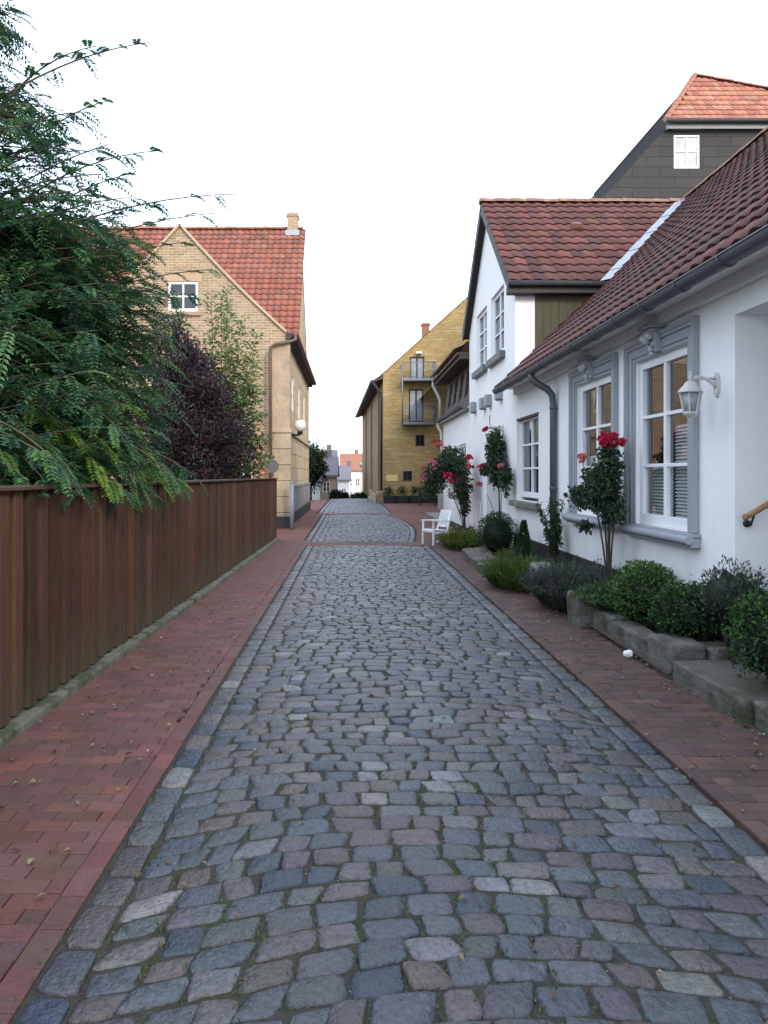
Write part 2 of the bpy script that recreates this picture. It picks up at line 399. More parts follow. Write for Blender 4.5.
STONES = [((.043,.052,.064),5), ((.052,.058,.065),5), ((.053,.049,.054),4), ((.062,.052,.048),2.5), ((.12,.122,.124),1.0), ((.022,.033,.050),1.6), ((.078,.077,.080),3)]
SP = [s for s, k in STONES for _ in range(int(k*10))]
def stone(mb, quad, z0, detail=2, c=None, dome=.012):
    """one rounded sett; quad = four ground corners"""
    c = c or jit(rnd.choice(SP), .17)
    n = 20 if detail == 2 else 8
    q = [V((p[0], p[1], 0)) for p in quad]
    def pt(u, v):
        a = q[0].lerp(q[1], u); b = q[3].lerp(q[2], u); return a.lerp(b, v)
    ring = []
    ex = rnd.uniform(.22, .40)
    for k in range(n):
        t = 2*math.pi*(k+.5)/n
        cu = math.copysign(abs(math.cos(t))**ex, math.cos(t)); cv = math.copysign(abs(math.sin(t))**ex, math.sin(t))
        j = rnd.uniform(.95, 1.025)
        ring.append((cu*j, cv*j))
    tx, ty, dz = rnd.uniform(-.035,.035), rnd.uniform(-.035,.035), rnd.uniform(-.005,.005)
    ctr = pt(.5,.5); k_seed = rnd.uniform(0,50)
    levels = ((1.0,-.03),(.99,-.010),(.95,-.002),(.84,.001),(.5,dome*.7)) if detail == 2 else ((1.0,-.03),(.93,-.006),(.6,dome*.6))
    base = len(mb.v)
    for s, z in levels:
        for (cu, cv) in ring:
            p = pt(.5+.5*cu*s, .5+.5*cv*s); e = p-ctr
            zz = z0 + z + dz + (e.x*tx + e.y*ty)
            if detail == 2 and s < .97: zz += .006*mn.noise(V((p.x*19,p.y*19,k_seed)))+rnd.uniform(-.0008,.0008)
            mb.v.append((p.x, p.y, zz))
    L = len(levels)
    for i in range(L-1):
        for k in range(n):
            k2 = (k+1) % n
            mb.f.append((base+i*n+k, base+i*n+k2, base+(i+1)*n+k2, base+(i+1)*n+k)); mb.c.append(c); mb.sm.append(True)
    mb.v.append((ctr.x, ctr.y, z0+dome+dz)); ci = len(mb.v)-1; e = base+(L-1)*n
    for k in range(n):
        mb.f.append((e+k, e+(k+1)%n, ci)); mb.c.append(c); mb.sm.append(True)

def camber(x): return .03*(1-((x-.4)/1.4)**2) - .015
XL, XR = -1.0, 1.8
joints = []
def road_patch(mb, y0, y1, xl, xr, detail, rd=.138, bend=.17, smin=.115, smax=.215):
    # running edge courses
    for side in (0, 1):
        y = y0
        while y < y1:
            l = rnd.uniform(.19, .29); wd = .15
            yb = min(y+l, y1)
            x0 = xl(y)+.012 if side == 0 else (xr(y)-.012-wd if side == 1 else xr(y)-.02-2*wd)
            g = .006
            stone(mb, [(x0+g,y+g),(x0+wd-g,y+g),(x0+wd-g,yb-g),(x0+g,yb-g)], 0 if side != 2 else .002, detail, dome=.006)
            y = yb
    y = y0 - bend
    wob = rnd.uniform(0,9)
    edges = None
    def yline(k, x, yy):
        u = (x-(XL+XR)/2)/1.4
        return yy - bend*u*u + .045*math.sin(x*2.7+k*.23+wob) + .09*math.sin(k*.11)*u + .018*mn.noise(V((x*4,k*.37,wob)))
    k = 0
    while y < y1 + bend + .1:
        d = rd*rnd.uniform(.88, 1.12)
        xa = xl(y)+.164; xb = xr(y)-.166
        xs = [xa]; 
        while xs[-1] < xb-.12:
            s = rnd.uniform(smin, smax); xs.append(min(xs[-1]+s, xb) if xs[-1]+s < xb-.07 else xb)
        if xb-xs[-1] > .065: xs.append(xb)
        else: xs[-1] = xb
        for a, b in zip(xs, xs[1:]):
            ya0, yb0 = yline(k,a,y), yline(k,b,y); ya1, yb1 = yline(k+1,a,y+d), yline(k+1,b,y+d)
            cy = (ya0+yb0+ya1+yb1)/4
            if min(ya0,yb0) < y0-.02 or max(ya1,yb1) > y1+.02:
                if cy < y0 or cy > y1: continue
                ya0, yb0 = max(ya0,y0), max(yb0,y0); ya1, yb1 = min(ya1,y1), min(yb1,y1)
                if min(ya1-ya0, yb1-yb0) < .05: continue
            g = rnd.uniform(.0005,.004); sk_ = rnd.gauss(0,.011)
            J = lambda: rnd.uniform(-.011,.011)
            a2, b2 = a+g, b-g
            stone(mb, [(a2+J()-sk_,ya0+g+J()),(b2+J()-sk_,yb0+g+J()),(b2+J()+sk_,yb1-g+J()),(a2+J()+sk_,ya1-g+J())], camber((a+b)/2), detail, dome=rnd.uniform(.003,.008))
            joints.append((a, ya0)); 
        y += d; k += 1

mb = MB(); road_patch(mb, 1.0, 17.35, lambda y: XL, lambda y: XR, 2)
tag(mb.build('cobbled_road', M['stone']), kind='structure')
# second patch (beyond the brick band): widens to the right with a rounded corner
mb = MB()
def xr2(y):
    t = (y-18.2)/(30-18.2)
    return 1.45 + .75*math.sin(min(1,max(0,t))*math.pi*.62)**.8 if t < 1 else 2.1
road_patch(mb, 18.3, 31, lambda y: XL-.12+.0*y, lambda y: 1.55+.42*math.sin(max(0,min(1,(y-18.3)/12))*math.pi), 1)
tag(mb.build('cobbled_road_beyond', M['stone']), kind='structure')
mb = MB(); road_patch(mb, 31.9, 52, lambda y: -1.35+(y-32)*.005, lambda y: 1.75, 1, rd=.18, smin=.17, smax=.27)
tag(mb.build('cobbled_road_far', M['stone']), kind='structure')
# earth joints below the setts
mb = MB()
NX = 14
def strip(mb, y0, y1, xl, xr, dz, cam_=True, ny=1):
    for j in range(ny):
        ya = y0+(y1-y0)*j/ny; yb = y0+(y1-y0)*(j+1)/ny
        for i in range(NX):
            a = xl+(xr-xl)*i/NX; b = xl+(xr-xl)*(i+1)/NX
            za = (camber(a) if cam_ and XL<a<XR else 0)+dz; zb = (camber(b) if cam_ and XL<b<XR else 0)+dz
            mb.face([(a,ya,za),(b,ya,zb),(b,yb,zb),(a,yb,za)])
strip(mb, -2, 17.36, XL, XR, -.0075)
strip(mb, 18.29, 31.02, XL-.12, 2.0, -.016)
strip(mb, 31.88, 52, XL-.4, XR, -.018)
tag(mb.build('road_bed', M['joint']), kind='structure')
mb = MB()
for a, b in zip([52,60,75,90,110],[60,75,90,110,150]):
    mb.face([(-1.6,a,gz(a)-.02),(1.8,a,gz(a)-.02),(1.8,b,gz(b)-.02),(-1.6,b,gz(b)-.02)])
tag(mb.build('road_descending', M['joint']), kind='structure')

PAL_L = [(.118,.050,.045),(.112,.047,.043),(.125,.055,.048),(.104,.046,.043),(.115,.056,.05)]
PAL_R = [(.088,.050,.042),(.096,.054,.045),(.078,.046,.039),(.10,.059,.049),(.07,.044,.039)]
def paver(mb, x0, x1, y0, y1, z, c):
    g = .0022; e = .0035; dz = rnd.uniform(-.0025,.0025); tl = rnd.uniform(-.002,.002)
    x0 += g; x1 -= g; y0 += g; y1 -= g
    z += dz
    b = [(x0,y0,z-.03),(x1,y0,z-.03),(x1,y1,z-.03),(x0,y1,z-.03)]
    m = [(x0,y0,z-e),(x1,y0,z-e),(x1,y1,z-e),(x0,y1,z-e)]
    t = [(x0+e,y0+e,z-tl),(x1-e,y0+e,z+tl),(x1-e,y1-e,z+tl),(x0+e,y1-e,z-tl)]
    mb.add(b+m+t, [(0,1,5,4),(1,2,6,5),(2,3,7,6),(3,0,4,7),(4,5,9,8),(5,6,10,9),(6,7,11,10),(7,4,8,11),(8,9,10,11)], c)
def pavement(mb, xl, xr, y0, y1, z, pal, border):
    y = y0; row = 0; bl, bw = .20, .102
    while y < y1:
        a = xl(y); b = xr(y)
        if border == 'r': b2, a2 = b-.105, a
        else: a2, b2 = a+.105, b
        x = a2 - (bl/2 if row % 2 else 0) - rnd.uniform(0,.02)
        while x < b2:
            p, q = max(x, a2), min(x+bl, b2)
            if q-p > .03: paver(mb, p, q, y, y+bw, z, jit(rnd.choice(pal), .14))
            x += bl
        y += bw; row += 1
    y = y0
    while y < y1:
        b = xr(y) if border == 'r' else xl(y)+.105
        paver(mb, b-.105, b, y, y+.212, z+.002, jit(rnd.choice(pal), .12)); y += .212
def fx(y): return -2.11 + (y-4.65)*(.31/14.3)        # line of the fence foot
mb = MB()
pavement(mb, lambda y: fx(y)+.074, lambda y: XL+.004, .8, 18.9, .004, PAL_L, 'r')
tag(mb.build('left_pavement', M['paver']), kind='structure')
mb = MB()
pavement(mb, lambda y: XR-.004, lambda y: 2.66, .8, 17.3, .004, PAL_R, 'l')
tag(mb.build('right_pavement', M['paver']), kind='structure')
mb = MB()       # brick band crossing the street, then the plain brick paving beyond
y = 17.38
while y < 18.27:
    x = -1.9 - rnd.uniform(0,.1)
    while x < 3.0:
        paver(mb, x, x+.212, y, y+.105, .004, jit(rnd.choice(PAL_L), .12)); x += .212
    y += .106
tag(mb.build('brick_crossing', M['paver']), kind='structure')
mb = MB()
mb.face([(-4,17.3,-.036),(14,17.3,-.036),(14,50,-.036),(-4,50,-.036)])
mb.face([(-2.6,.2,-.04),(-1.0,.2,-.04),(-1.0,18.9,-.04),(-2.6,18.9,-.04)])
mb.face([(1.8,.2,-.04),(3.1,.2,-.04),(3.1,17.3,-.04),(1.8,17.3,-.04)])
tag(mb.build('paving_base', M['joint']), kind='structure')
mb = MB()       # red brick paving either side of the far road
def quadz(x0,x1,y0,y1,z=.0): mb.face([(x0,y0,z),(x1,y0,z),(x1,y1,z),(x0,y1,z)])
quadz(-2.2,-1.13,18.3,31.0); quadz(-2.2,-1.40,31.0,50)
for i in range(24):
    ya, yb = 18.3+(31.0-18.3)*i/24, 18.3+(31.0-18.3)*(i+1)/24
    f = lambda y: 1.55+.42*math.sin(max(0,min(1,(y-18.3)/12))*math.pi)
    mb.face([(f(ya),ya,0),(9,ya,0),(9,yb,0),(f(yb),yb,0)])
quadz(-1.40,9,31.0,31.88); quadz(1.78,9,31.88,50)
tag(mb.build('brick_paving', M['paverfar']), kind='structure')
# concrete edging under the fence
mb = MB()
y = .6
while y < 18.9:
    l = 1.0; yb = min(y+l-.008, 18.95); j = rnd.uniform(-.006,.006)
    mb.hexa([(fx(y)-.06,y,-.05),(fx(y)+.07+j,y,-.05),(fx(yb)+.07+j,yb,-.05),(fx(yb)-.06,yb,-.05),
             (fx(y)-.06,y,.06+j),(fx(y)+.062+j,y,.045+j),(fx(yb)+.062+j,yb,.045+j),(fx(yb)-.06,yb,.06+j)])
    y += l
tag(mb.build('kerb', mat('mossy_kerb',(.12,.117,.10),.9,.4,6,.5,50,.9,40,blotch=((.04,.05,.022),4,.45,.62)), bevel=.012), kind='structure')
# flower bed
mb = MB()
for i in range(30):
    ya, yb = 6.0+i*.42, 6.0+(i+1)*.42
    for (xa, xb, za, zb) in ((2.47,2.8,.05,.13),(2.8,3.12,.13,.16)):
        h = lambda x,y,z: z+.03*fbm((x,y,0),2.5)
        mb.face([(xa,ya,h(xa,ya,za)),(xb,ya,h(xb,ya,zb)),(xb,yb,h(xb,yb,zb)),(xa,yb,h(xa,yb,za))], smooth=True)
tag(mb.build('flower_bed_soil', M['earth']), kind='structure')

# garden behind the fence
mb = MB()
mb.face([(-30,-2,-.02),(-2.25,-2,-.02),(-1.95,23,-.02),(-30,23,-.02)])
tag(mb.build('garden_lawn', mat('lawn_earth', (.04,.055,.02), .95, .3, 2, .3, 40, .8, 30)), kind='structure')

# ------------------------------------------------------------------ FENCE
fen = thing('wooden_fence', 'long dark brown board fence with flat top rail along the left pavement', 'fence', (fx(10),10,0))
mb = MB(); y = .7; i = 0
FB = [(.058,.027,.017),(.064,.030,.019),(.050,.024,.015),(.070,.034,.021)]
while y < 18.95:
    w_ = .118 + rnd.uniform(-.006,.006); yb = min(y+w_, 18.95); c = jit(rnd.choice(FB), .25)
    x0, x1 = fx(y), fx(yb); o = rnd.uniform(-.004,.004); zb = .075+rnd.uniform(-.01,.01)
    mb.hexa([(x0-.05+o,y,zb),(x0+.0+o,y,zb),(x1+o,yb,zb),(x1-.05+o,yb,zb),(x0-.05+o,y,1.50),(x0+o,y,1.50),(x1+o,yb,1.50),(x1-.05+o,yb,1.50)], c)
    # back board bridging the gap, colour darkened to paint in the groove's shade
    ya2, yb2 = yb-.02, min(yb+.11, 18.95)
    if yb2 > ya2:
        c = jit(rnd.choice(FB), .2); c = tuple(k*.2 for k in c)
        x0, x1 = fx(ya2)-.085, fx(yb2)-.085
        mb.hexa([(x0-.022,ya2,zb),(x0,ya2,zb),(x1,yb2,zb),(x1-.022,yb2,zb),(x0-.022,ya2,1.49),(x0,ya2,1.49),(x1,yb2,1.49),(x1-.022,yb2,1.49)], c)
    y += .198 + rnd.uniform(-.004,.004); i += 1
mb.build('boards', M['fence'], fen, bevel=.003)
mb = MB()
y = .7
while y < 18.95:
    yb = min(y+3.1, 18.97); c = jit((.075,.045,.034), .15)
    mb.hexa([(fx(y)-.10,y,1.502),(fx(y)+.035,y,1.502),(fx(yb)+.035,yb-.006,1.502),(fx(yb)-.10,yb-.006,1.502),(fx(y)-.10,y,1.532),(fx(y)+.035,y,1.528),(fx(yb)+.035,yb-.006,1.528),(fx(yb)-.10,yb-.006,1.532)], c)
    y += 3.1
mb.build('top_rail', M['fence'], fen, bevel=.004)
for k in range(10):
    y = 1.2+k*1.95
    mb = MB(); mb.box(fx(y)-.22,fx(y)-.13,y-.045,y+.045,0,1.5,(.05,.03,.02)); mb.build('post', M['fence'], fen)

# ------------------------------------------------------------------ architecture helpers
def facade(mb, P, u0, u1, z0, top, holes, depth, c=None, extra=()):
    """wall face with rectangular openings and their reveals; top(u) is the roof line"""
    us = sorted(set([u0, u1] + [h[0] for h in holes] + [h[1] for h in holes] + list(extra)))
    zs = sorted(set([z0] + [h[2] for h in holes] + [h[3] for h in holes]))
    for a, b in zip(us, us[1:]):
        ta, tb = top(a), top(b); mn_ = min(ta, tb); lines = [z for z in zs if z < mn_-1e-6]
        for i, za in enumerate(lines):
            last = i == len(lines)-1
            m = ((a+b)/2, za+1e-4 if last else (za+lines[i+1])/2)
            if any(h[0] <= m[0] <= h[1] and h[2] <= m[1] <= h[3] for h in holes): continue
            if last: mb.face([P(a,za,0),P(b,za,0),P(b,tb,0),P(a,ta,0)], c)
            else: mb.face([P(a,za,0),P(b,za,0),P(b,lines[i+1],0),P(a,lines[i+1],0)], c)
    for h in holes:
        a, b, p, q = h[:4]; d = h[4] if len(h) > 4 else depth
        mb.face([P(a,p,0),P(a,q,0),P(a,q,d),P(a,p,d)], c); mb.face([P(b,p,0),P(b,p,d),P(b,q,d),P(b,q,0)], c)
        mb.face([P(a,q,0),P(b,q,0),P(b,q,d),P(a,q,d)], c); mb.face([P(a,p,0),P(a,p,d),P(b,p,d),P(b,p,0)], c)
def window(parent, P, u0, u1, z0, z1, d, cols, rows, fm, gm, fw=.06, bar=.028, name='window', bev=.004, sash=True, label=None):
    mb = MB(); e = .002
    u0 += e; u1 -= e; z0 += e; z1 -= e
    mb.pbox(P,u0,u0+fw,z0,z1,d-.035,d+.03); mb.pbox(P,u1-fw,u1,z0,z1,d-.035,d+.03)
    mb.pbox(P,u0+fw,u1-fw,z1-fw,z1,d-.036,d+.03); mb.pbox(P,u0+fw,u1-fw,z0,z0+fw*1.25,d-.036,d+.03)
    iu0, iu1, iz0, iz1 = u0+fw, u1-fw, z0+fw*1.25, z1-fw
    for k in range(1, cols):
        c = iu0+(iu1-iu0)*k/cols; wb = bar*1.7 if sash and k*2 == cols else bar
        mb.pbox(P,c-wb/2,c+wb/2,iz0,iz1,d-.03,d+.02)
    for k in range(1, rows):
        c = iz0+(iz1-iz0)*k/rows; mb.pbox(P,iu0,iu1,c-bar/2,c+bar/2,d-.026,d+.018)
    o = mb.build(name, fm, parent, bevel=bev)
    if label: o['label'] = label
    mb = MB(); mb.face([P(iu0-.01,iz0-.01,d+.008),P(iu1+.01,iz0-.01,d+.008),P(iu1+.01,iz1+.01,d+.008),P(iu0-.01,iz1+.01,d+.008)])
    mb.build('pane', gm, o)
    return o
def pantiles(mb, O, u, v, n, W, L, tw, tl, keep, pal, amp=.028, lip=.028, seed=0, cvar=.2):
    """rows of S-shaped clay tiles. O eave corner, u along the eave, v up the slope, n outwards"""
    O, u, v, n = V(O), V(u).normalized(), V(v).normalized(), V(n).normalized()
    nu, nv = int(math.ceil(W/tw)), int(math.ceil(L/tl)); K = 6
    prof = [(k/K, amp*(.5+.5*math.sin(2*math.pi*(k/K)-.6)) ) for k in range(K+1)]
    for j in range(nv):
        for i in range(nu):
            s0, t0 = i*tw, j*tl
            if not keep(s0+tw/2, t0+tl/2): continue
            c = jit(rnd.choice(pal), cvar)
            o = rnd.uniform(-.006,.006); oz = rnd.uniform(0,.006)
            A = []; B = []; C = []
            for (q, h) in prof:
                A.append(O + u*(s0+q*tw) + v*(t0+o) + n*(h+lip+oz)); B.append(O + u*(s0+q*tw) + v*min(t0+tl+.03, L+.03) + n*(h+.002))
                C.append(O + u*(s0+q*tw) + v*(t0+o+.004) + n*(h-.012+oz))
            base = len(mb.v); mb.v += [tuple(p) for p in A+B+C]
            for k in range(K):
                mb.f.append((base+k, base+k+1, base+K+1+k+1, base+K+1+k)); mb.c.append(c); mb.sm.append(True)
                mb.f.append((base+2*(K+1)+k, base+2*(K+1)+k+1, base+k+1, base+k)); mb.c.append(tuple(x*.6 for x in c)); mb.sm.append(False)
def ridge_tiles(mb, a, b, r=.11, step=.38):
    a, b = V(a), V(b); d = (b-a); L = d.length; d.normalize(); n = int(L/step)+1
    s = d.cross(V((0,0,1))).normalized()
    for i in range(n):
        p = a+d*(i*L/n); q = a+d*((i+1)*L/n+.03)
        base = len(mb.v); K = 6; jz = rnd.uniform(-.008,.008)
        for (c, rr) in ((p, r*1.08), (q, r*.95)):
            for k in range(K+1):
                t = math.pi*k/K
                mb.v.append(tuple(c + s*math.cos(t)*rr + V((0,0,1))*(math.sin(t)*rr*.8-.03+jz)))
        for k in range(K):
            mb.f.append((base+k, base+k+1, base+K+2+k, base+K+1+k)); mb.c.append(None); mb.sm.append(True)
        mb.face([mb.v[base+k] for k in range(K+1)])
def gutter(mb, a, b, r=.07, straps=.75):
    """half-round gutter with strap brackets"""
    a, b = V(a), V(b); d = (b-a); L = d.length; d.normalize(); s = d.cross(V((0,0,1))).normalized(); K = 8
    for rr, flip in ((r,0),(r-.006,1)):
        base = len(mb.v)
        for c in (a, b):
            for k in range(K+1):
                t = math.pi*k/K; mb.v.append(tuple(c + s*math.cos(t)*rr - V((0,0,1))*math.sin(t)*rr))
        for k in range(K):
            mb.f.append((base+k, base+k+1, base+K+2+k, base+K+1+k)); mb.c.append(None); mb.sm.append(True)
    mb.tube([a+s*r, b+s*r], .010, 6); mb.tube([a-s*r, b-s*r], .008, 6)
    for c in (a, b): mb.face([tuple(c + s*math.cos(math.pi*k/K)*r - V((0,0,1))*math.sin(math.pi*k/K)*r) for k in range(K+1)])
    x = .3
    while x < L:
        c = a+d*x; pts = [c + s*math.cos(math.pi*k/K)*(r+.006) - V((0,0,1))*math.sin(math.pi*k/K)*(r+.006) for k in range(K+1)]
        for p, q in zip(pts, pts[1:]): mb.bar(p, q, .028, .006, up=(q-p).cross(d))
        x += straps

WX = 3.1
PR = lambda u, z, d: (WX+d, u, z)

# ------------------------------------------------------------------ WHITE COTTAGE (nearest on the right)
cot = thing('white_cottage', 'low white cottage with long dark red roof, two grey framed tall windows and porch niche', 'house', (WX,9,0))
W1 = (7.04, 8.35, 1.08, 2.81); W2 = (9.10, 10.50, 1.08, 2.81); W3 = (12.66, 14.30, 1.14, 2.64); NICHE = (5.0, 6.2, .30, 2.89)
mb = MB()
facade(mb, PR, -15, 14.46, 0, lambda u: 3.36, [W1+(.10,), W2+(.10,), W3+(.14,), NICHE+(1.1,)], .1)  # front extended unseen behind the camera to shade the street
mb.face([(WX+1.1,5.0,.3),(WX+1.1,6.2,.3),(WX+1.1,6.2,2.89),(WX+1.1,5.0,2.89)])
mb.face([(3.1,-15,0),(3.1,-15,3.36),(7.4,-15,7.55),(11.7,-15,3.3),(11.7,-15,0)])
mb.face([(11.7,-15,0),(11.7,14.4,0),(11.7,14.4,3.3),(11.7,-15,3.3)])
mb.build('wall', M['white'], cot)
mb = MB()       # eaves board and soffit
mb.box(2.80,3.095,-15,14.32,3.19,3.225); mb.box(3.03,3.095,-15,14.3,3.08,3.188)
e_ = mb.build('eaves_board', M['white'], cot); 
mb = MB(); mb.box(WX-.028,WX-.003,6.205,14.46,-.02,.50); mb.build('plinth', M['tar'], cot, bevel=.004)
RS = (7.62-3.26)/(7.4-2.80)      # roof slope
vdir = V((1,0,RS)).normalized(); ndir = V((-RS,0,1)).normalized(); SL = math.hypot(7.4-2.78, 7.62-3.24)
PAL_D = [(.105,.036,.029),(.09,.032,.027),(.125,.043,.033),(.075,.03,.028),(.135,.05,.04),(.098,.038,.034)]
mb = MB()
def keepc(s, t):
    y = -3+s; x = 2.74+t*vdir.x
    if y < 14.45: return True
    return x > 3.75 and y < 19.9
pantiles(mb, (2.74,-3,3.215), (0,1,0), vdir, ndir, 22.85, SL+.1, .225, .33, keepc, PAL_D)
rf = mb.build('roof', M['tilemoss'], cot)
mb = MB()
mb.face([(2.80,-15,3.23),(2.80,14.36,3.23),(7.4,14.36,7.6),(7.4,-15,7.6)]); mb.face([(7.4,-15,7.6),(7.4,20,7.6),(12,20,3.3),(12,-15,3.3)]); mb.face([(3.6,14.36,3.98),(3.6,19.9,3.98),(7.4,19.9,7.58),(7.4,14.36,7.58)])
mb.build('underlay', M['fascia'], rf)
mb = MB(); ridge_tiles(mb, (7.4,-15,7.68), (7.4,17.0,7.68)); mb.build('ridge_tiles', M['tiletop'], rf)
mb = MB(); gutter(mb, (2.72,-15,3.19), (2.72,14.33,3.175), .075); mb.build('gutter', M['zinc'], cot)
mb = MB()
mb.tube([(2.72,11.55,3.12),(2.72,11.55,3.06),(2.78,11.52,2.98),(2.95,11.5,2.88),(3.02,11.5,2.79),(3.035,11.5,2.65),(3.035,11.5,.25)], .052, 12)
for z in (2.6, 1.4, .6): mb.lathe((3.035,11.5,z), [(.052,-.02),(.06,-.018),(.06,.018),(.052,.02)], 12)
mb.build('downpipe', M['zinc'], cot)
def tall_window(w):
    a, b, p, q = w
    mb = MB(); t = .20      # moulded surround: stepped profile
    for (o, i, d0) in ((t,.135,-.05),(.135,.045,-.032),(.045,0,-.018)):
        mb.pbox(PR,a-o,a-i,p,q+o,d0,.0-.001); mb.pbox(PR,b+i,b+o,p,q+o,d0,-.001)
        mb.pbox(PR,a-i,b+i,q+i,q+o,d0,-.001)
    mb.pbox(PR,a-t-.012,a-t+.03,p,q+t+.012,-.062,-.001); mb.pbox(PR,b+t-.03,b+t+.012,p,q+t+.012,-.062,-.001); mb.pbox(PR,a-t+.03,b+t-.03,q+t-.03,q+t+.012,-.062,-.001)
    s = mb.build('window_surround', M['greytrim'], cot, bevel=.006)
    mb = MB()
    mb.pbox(PR,a-.25,b+.25,p-.035,p-.003,-.10,.098)
    pts = [PR(a-.25,p-.06,-.105),PR(b+.25,p-.06,-.105)]; mb.tube(pts,.042,12); mb.pbox(PR,a-.24,b+.24,p-.13,p-.04,-.09,-.002)
    mb.build('window_sill', M['greytrim'], cot, bevel=.006)
    # keystone corbel
    c = (a+b)/2; mb = MB()
    mb.pbox(PR,c-.15,c+.15,q+.24,q+.29,-.17,-.001); mb.pbox(PR,c-.12,c+.12,q+.205,q+.24,-.14,-.001)
    k = mb.build('keystone', M['greytrim'], cot, bevel=.008)
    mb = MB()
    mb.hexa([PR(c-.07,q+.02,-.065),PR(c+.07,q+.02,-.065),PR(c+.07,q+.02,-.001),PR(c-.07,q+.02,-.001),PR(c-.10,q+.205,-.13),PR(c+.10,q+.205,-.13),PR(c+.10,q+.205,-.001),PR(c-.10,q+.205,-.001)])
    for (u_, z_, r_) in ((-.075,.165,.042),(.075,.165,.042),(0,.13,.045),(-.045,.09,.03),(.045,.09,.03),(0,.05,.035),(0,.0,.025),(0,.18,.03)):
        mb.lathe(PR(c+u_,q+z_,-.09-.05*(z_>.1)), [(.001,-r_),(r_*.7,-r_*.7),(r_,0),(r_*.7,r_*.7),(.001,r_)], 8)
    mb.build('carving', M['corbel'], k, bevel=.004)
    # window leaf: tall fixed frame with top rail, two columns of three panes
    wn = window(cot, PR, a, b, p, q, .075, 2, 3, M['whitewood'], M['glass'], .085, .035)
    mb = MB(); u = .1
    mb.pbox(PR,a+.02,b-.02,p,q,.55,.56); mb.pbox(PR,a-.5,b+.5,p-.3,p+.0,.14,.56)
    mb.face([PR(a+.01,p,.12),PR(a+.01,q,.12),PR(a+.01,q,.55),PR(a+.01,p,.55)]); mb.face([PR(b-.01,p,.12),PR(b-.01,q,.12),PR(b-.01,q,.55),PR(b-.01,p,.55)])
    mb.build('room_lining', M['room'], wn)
    return wn
for i, w_ in enumerate((W1, W2)):
    wn = tall_window(w_)
    a, b, p, q = w_
    mb = MB()       # slatted blinds behind the lower panes
    m = (a+b)/2
    for (u0, u1, zt) in (((a+.1, m-.03, p+1.0), (m+.03, b-.1, p+.6)) if i == 0 else ((m+.02,b-.1,p+.75),)):
        z = p+.1
        while z < zt:
            mb.hexa([PR(u0,z,.13),PR(u1,z,.13),PR(u1,z+.028,.155),PR(u0,z+.028,.155),PR(u0,z+.003,.13),PR(u1,z+.003,.13),PR(u1,z+.031,.155),PR(u0,z+.031,.155)]); z += .034
    mb.build('blind', M['blind'], wn)
window(cot, PR, W3[0], W3[1], W3[2]+.06, W3[3], .11, 2, 3, M['whitewood'], M['darkglass'], .075, .035)
mb = MB(); mb.pbox(PR,12.5,14.42,1.03,1.135,-.13,.10); mb.build('window_sill', M['kerb'], cot, bevel=.015)
mb = MB(); mb.pbox(PR,W3[0]-.02,W3[1]+.02,W3[3]-.04,W3[3]-.004,-.006,.07); mb.build('lintel', M['darkboard'], cot)
mb = MB(); mb.box(WX+.98,WX+1.08,5.1,6.1,.3,2.5); dr = mb.build('door', M['whitewood'], cot, bevel=.01)
mb = MB(); mb.lathe((WX+.95,6.0,1.35),[(.01,-.06),(.018,-.06),(.018,.06),(.01,.06)],10); mb.build('handle', M['iron'], dr)

# niche steps and the doorstep
mb = MB()
def rock(x0,x1,y0,y1,z0,z1, name, label, mt='granite', cuts=5, amp=.012, rad=.012, group=None, cat='stone', seed=0):
    b = bmesh.new(); bmesh.ops.create_cube(b, size=1)
    bmesh.ops.subdivide_edges(b, edges=b.edges[:], cuts=cuts*2+2, use_grid_fill=True)
    s = V((x1-x0, y1-y0, z1-z0))
    for v in b.verts:
        p = V((v.co.x*s.x, v.co.y*s.y, v.co.z*s.z)); h = s/2; q = V(p)
        inner = V([max(-h[i]+rad, min(h[i]-rad, p[i])) for i in range(3)])
        d = p-inner
        if d.length > rad: q = inner + d.normalized()*rad
        f = mn.noise_vector(V((p.x+seed*2.3,p.y+seed*5.1,p.z))*7)*amp + mn.noise_vector(V((p.x,p.y+seed*3,p.z))*22)*amp*.4
        v.co = q+f+mn.noise_vector(V((p.x+seed,p.y,p.z))*55)*.005
    me = bpy.data.meshes.new(name); b.to_mesh(me); b.free()
    for pl in me.polygons: pl.use_smooth = True
    o = bpy.data.objects.new(name, me); col.objects.link(o); o.location = ((x0+x1)/2,(y0+y1)/2,(z0+z1)/2)
    me.materials.append(M[mt]); tag(o, label, cat, group); return o
GB = 'granite blocks edging the flower bed'
rock(2.50,3.45,4.93,5.99,-.05,.165,'door_step','long worn stone slab step in front of the porch niche','stepstone',9,.010,.015,None,'step',1)
rock(2.56,3.5,3.75,4.915,-.05,.175,'granite_block','speckled stone block at the near end of the slab step','granite',8,.016,.03,GB,'stone',2)
rock(3.02,3.9,4.6,6.15,.16,.34,'door_step','upper stone step behind the dark bushy shrub','stepstone',8,.012,.02,None,'step',21)
rock(2.50,2.80,6.03,6.50,-.05,.265,'granite_block','flat topped rough block touching the far end of the slab step','granite',7,.011,.03,GB,'stone',3)
rock(2.81,3.06,6.00,6.30,.0,.24,'granite_block','small dark stone between the slab step and the wall','granite',6,.02,.03,GB,'stone',4)
rock(2.52,2.74,6.53,7.45,-.05,.20,'granite_block','long low mossy stone behind the crumpled paper','granite',8,.013,.03,GB,'stone',5)
rock(2.52,2.72,7.47,8.02,-.05,.22,'granite_block','short grey stone below the first round boxwood','granite',7,.012,.03,GB,'stone',6)
rock(2.38,2.64,8.06,8.46,-.05,.33,'granite_block','upright tall block beside the trailing ground cover','granite',7,.013,.03,GB,'stone',7)
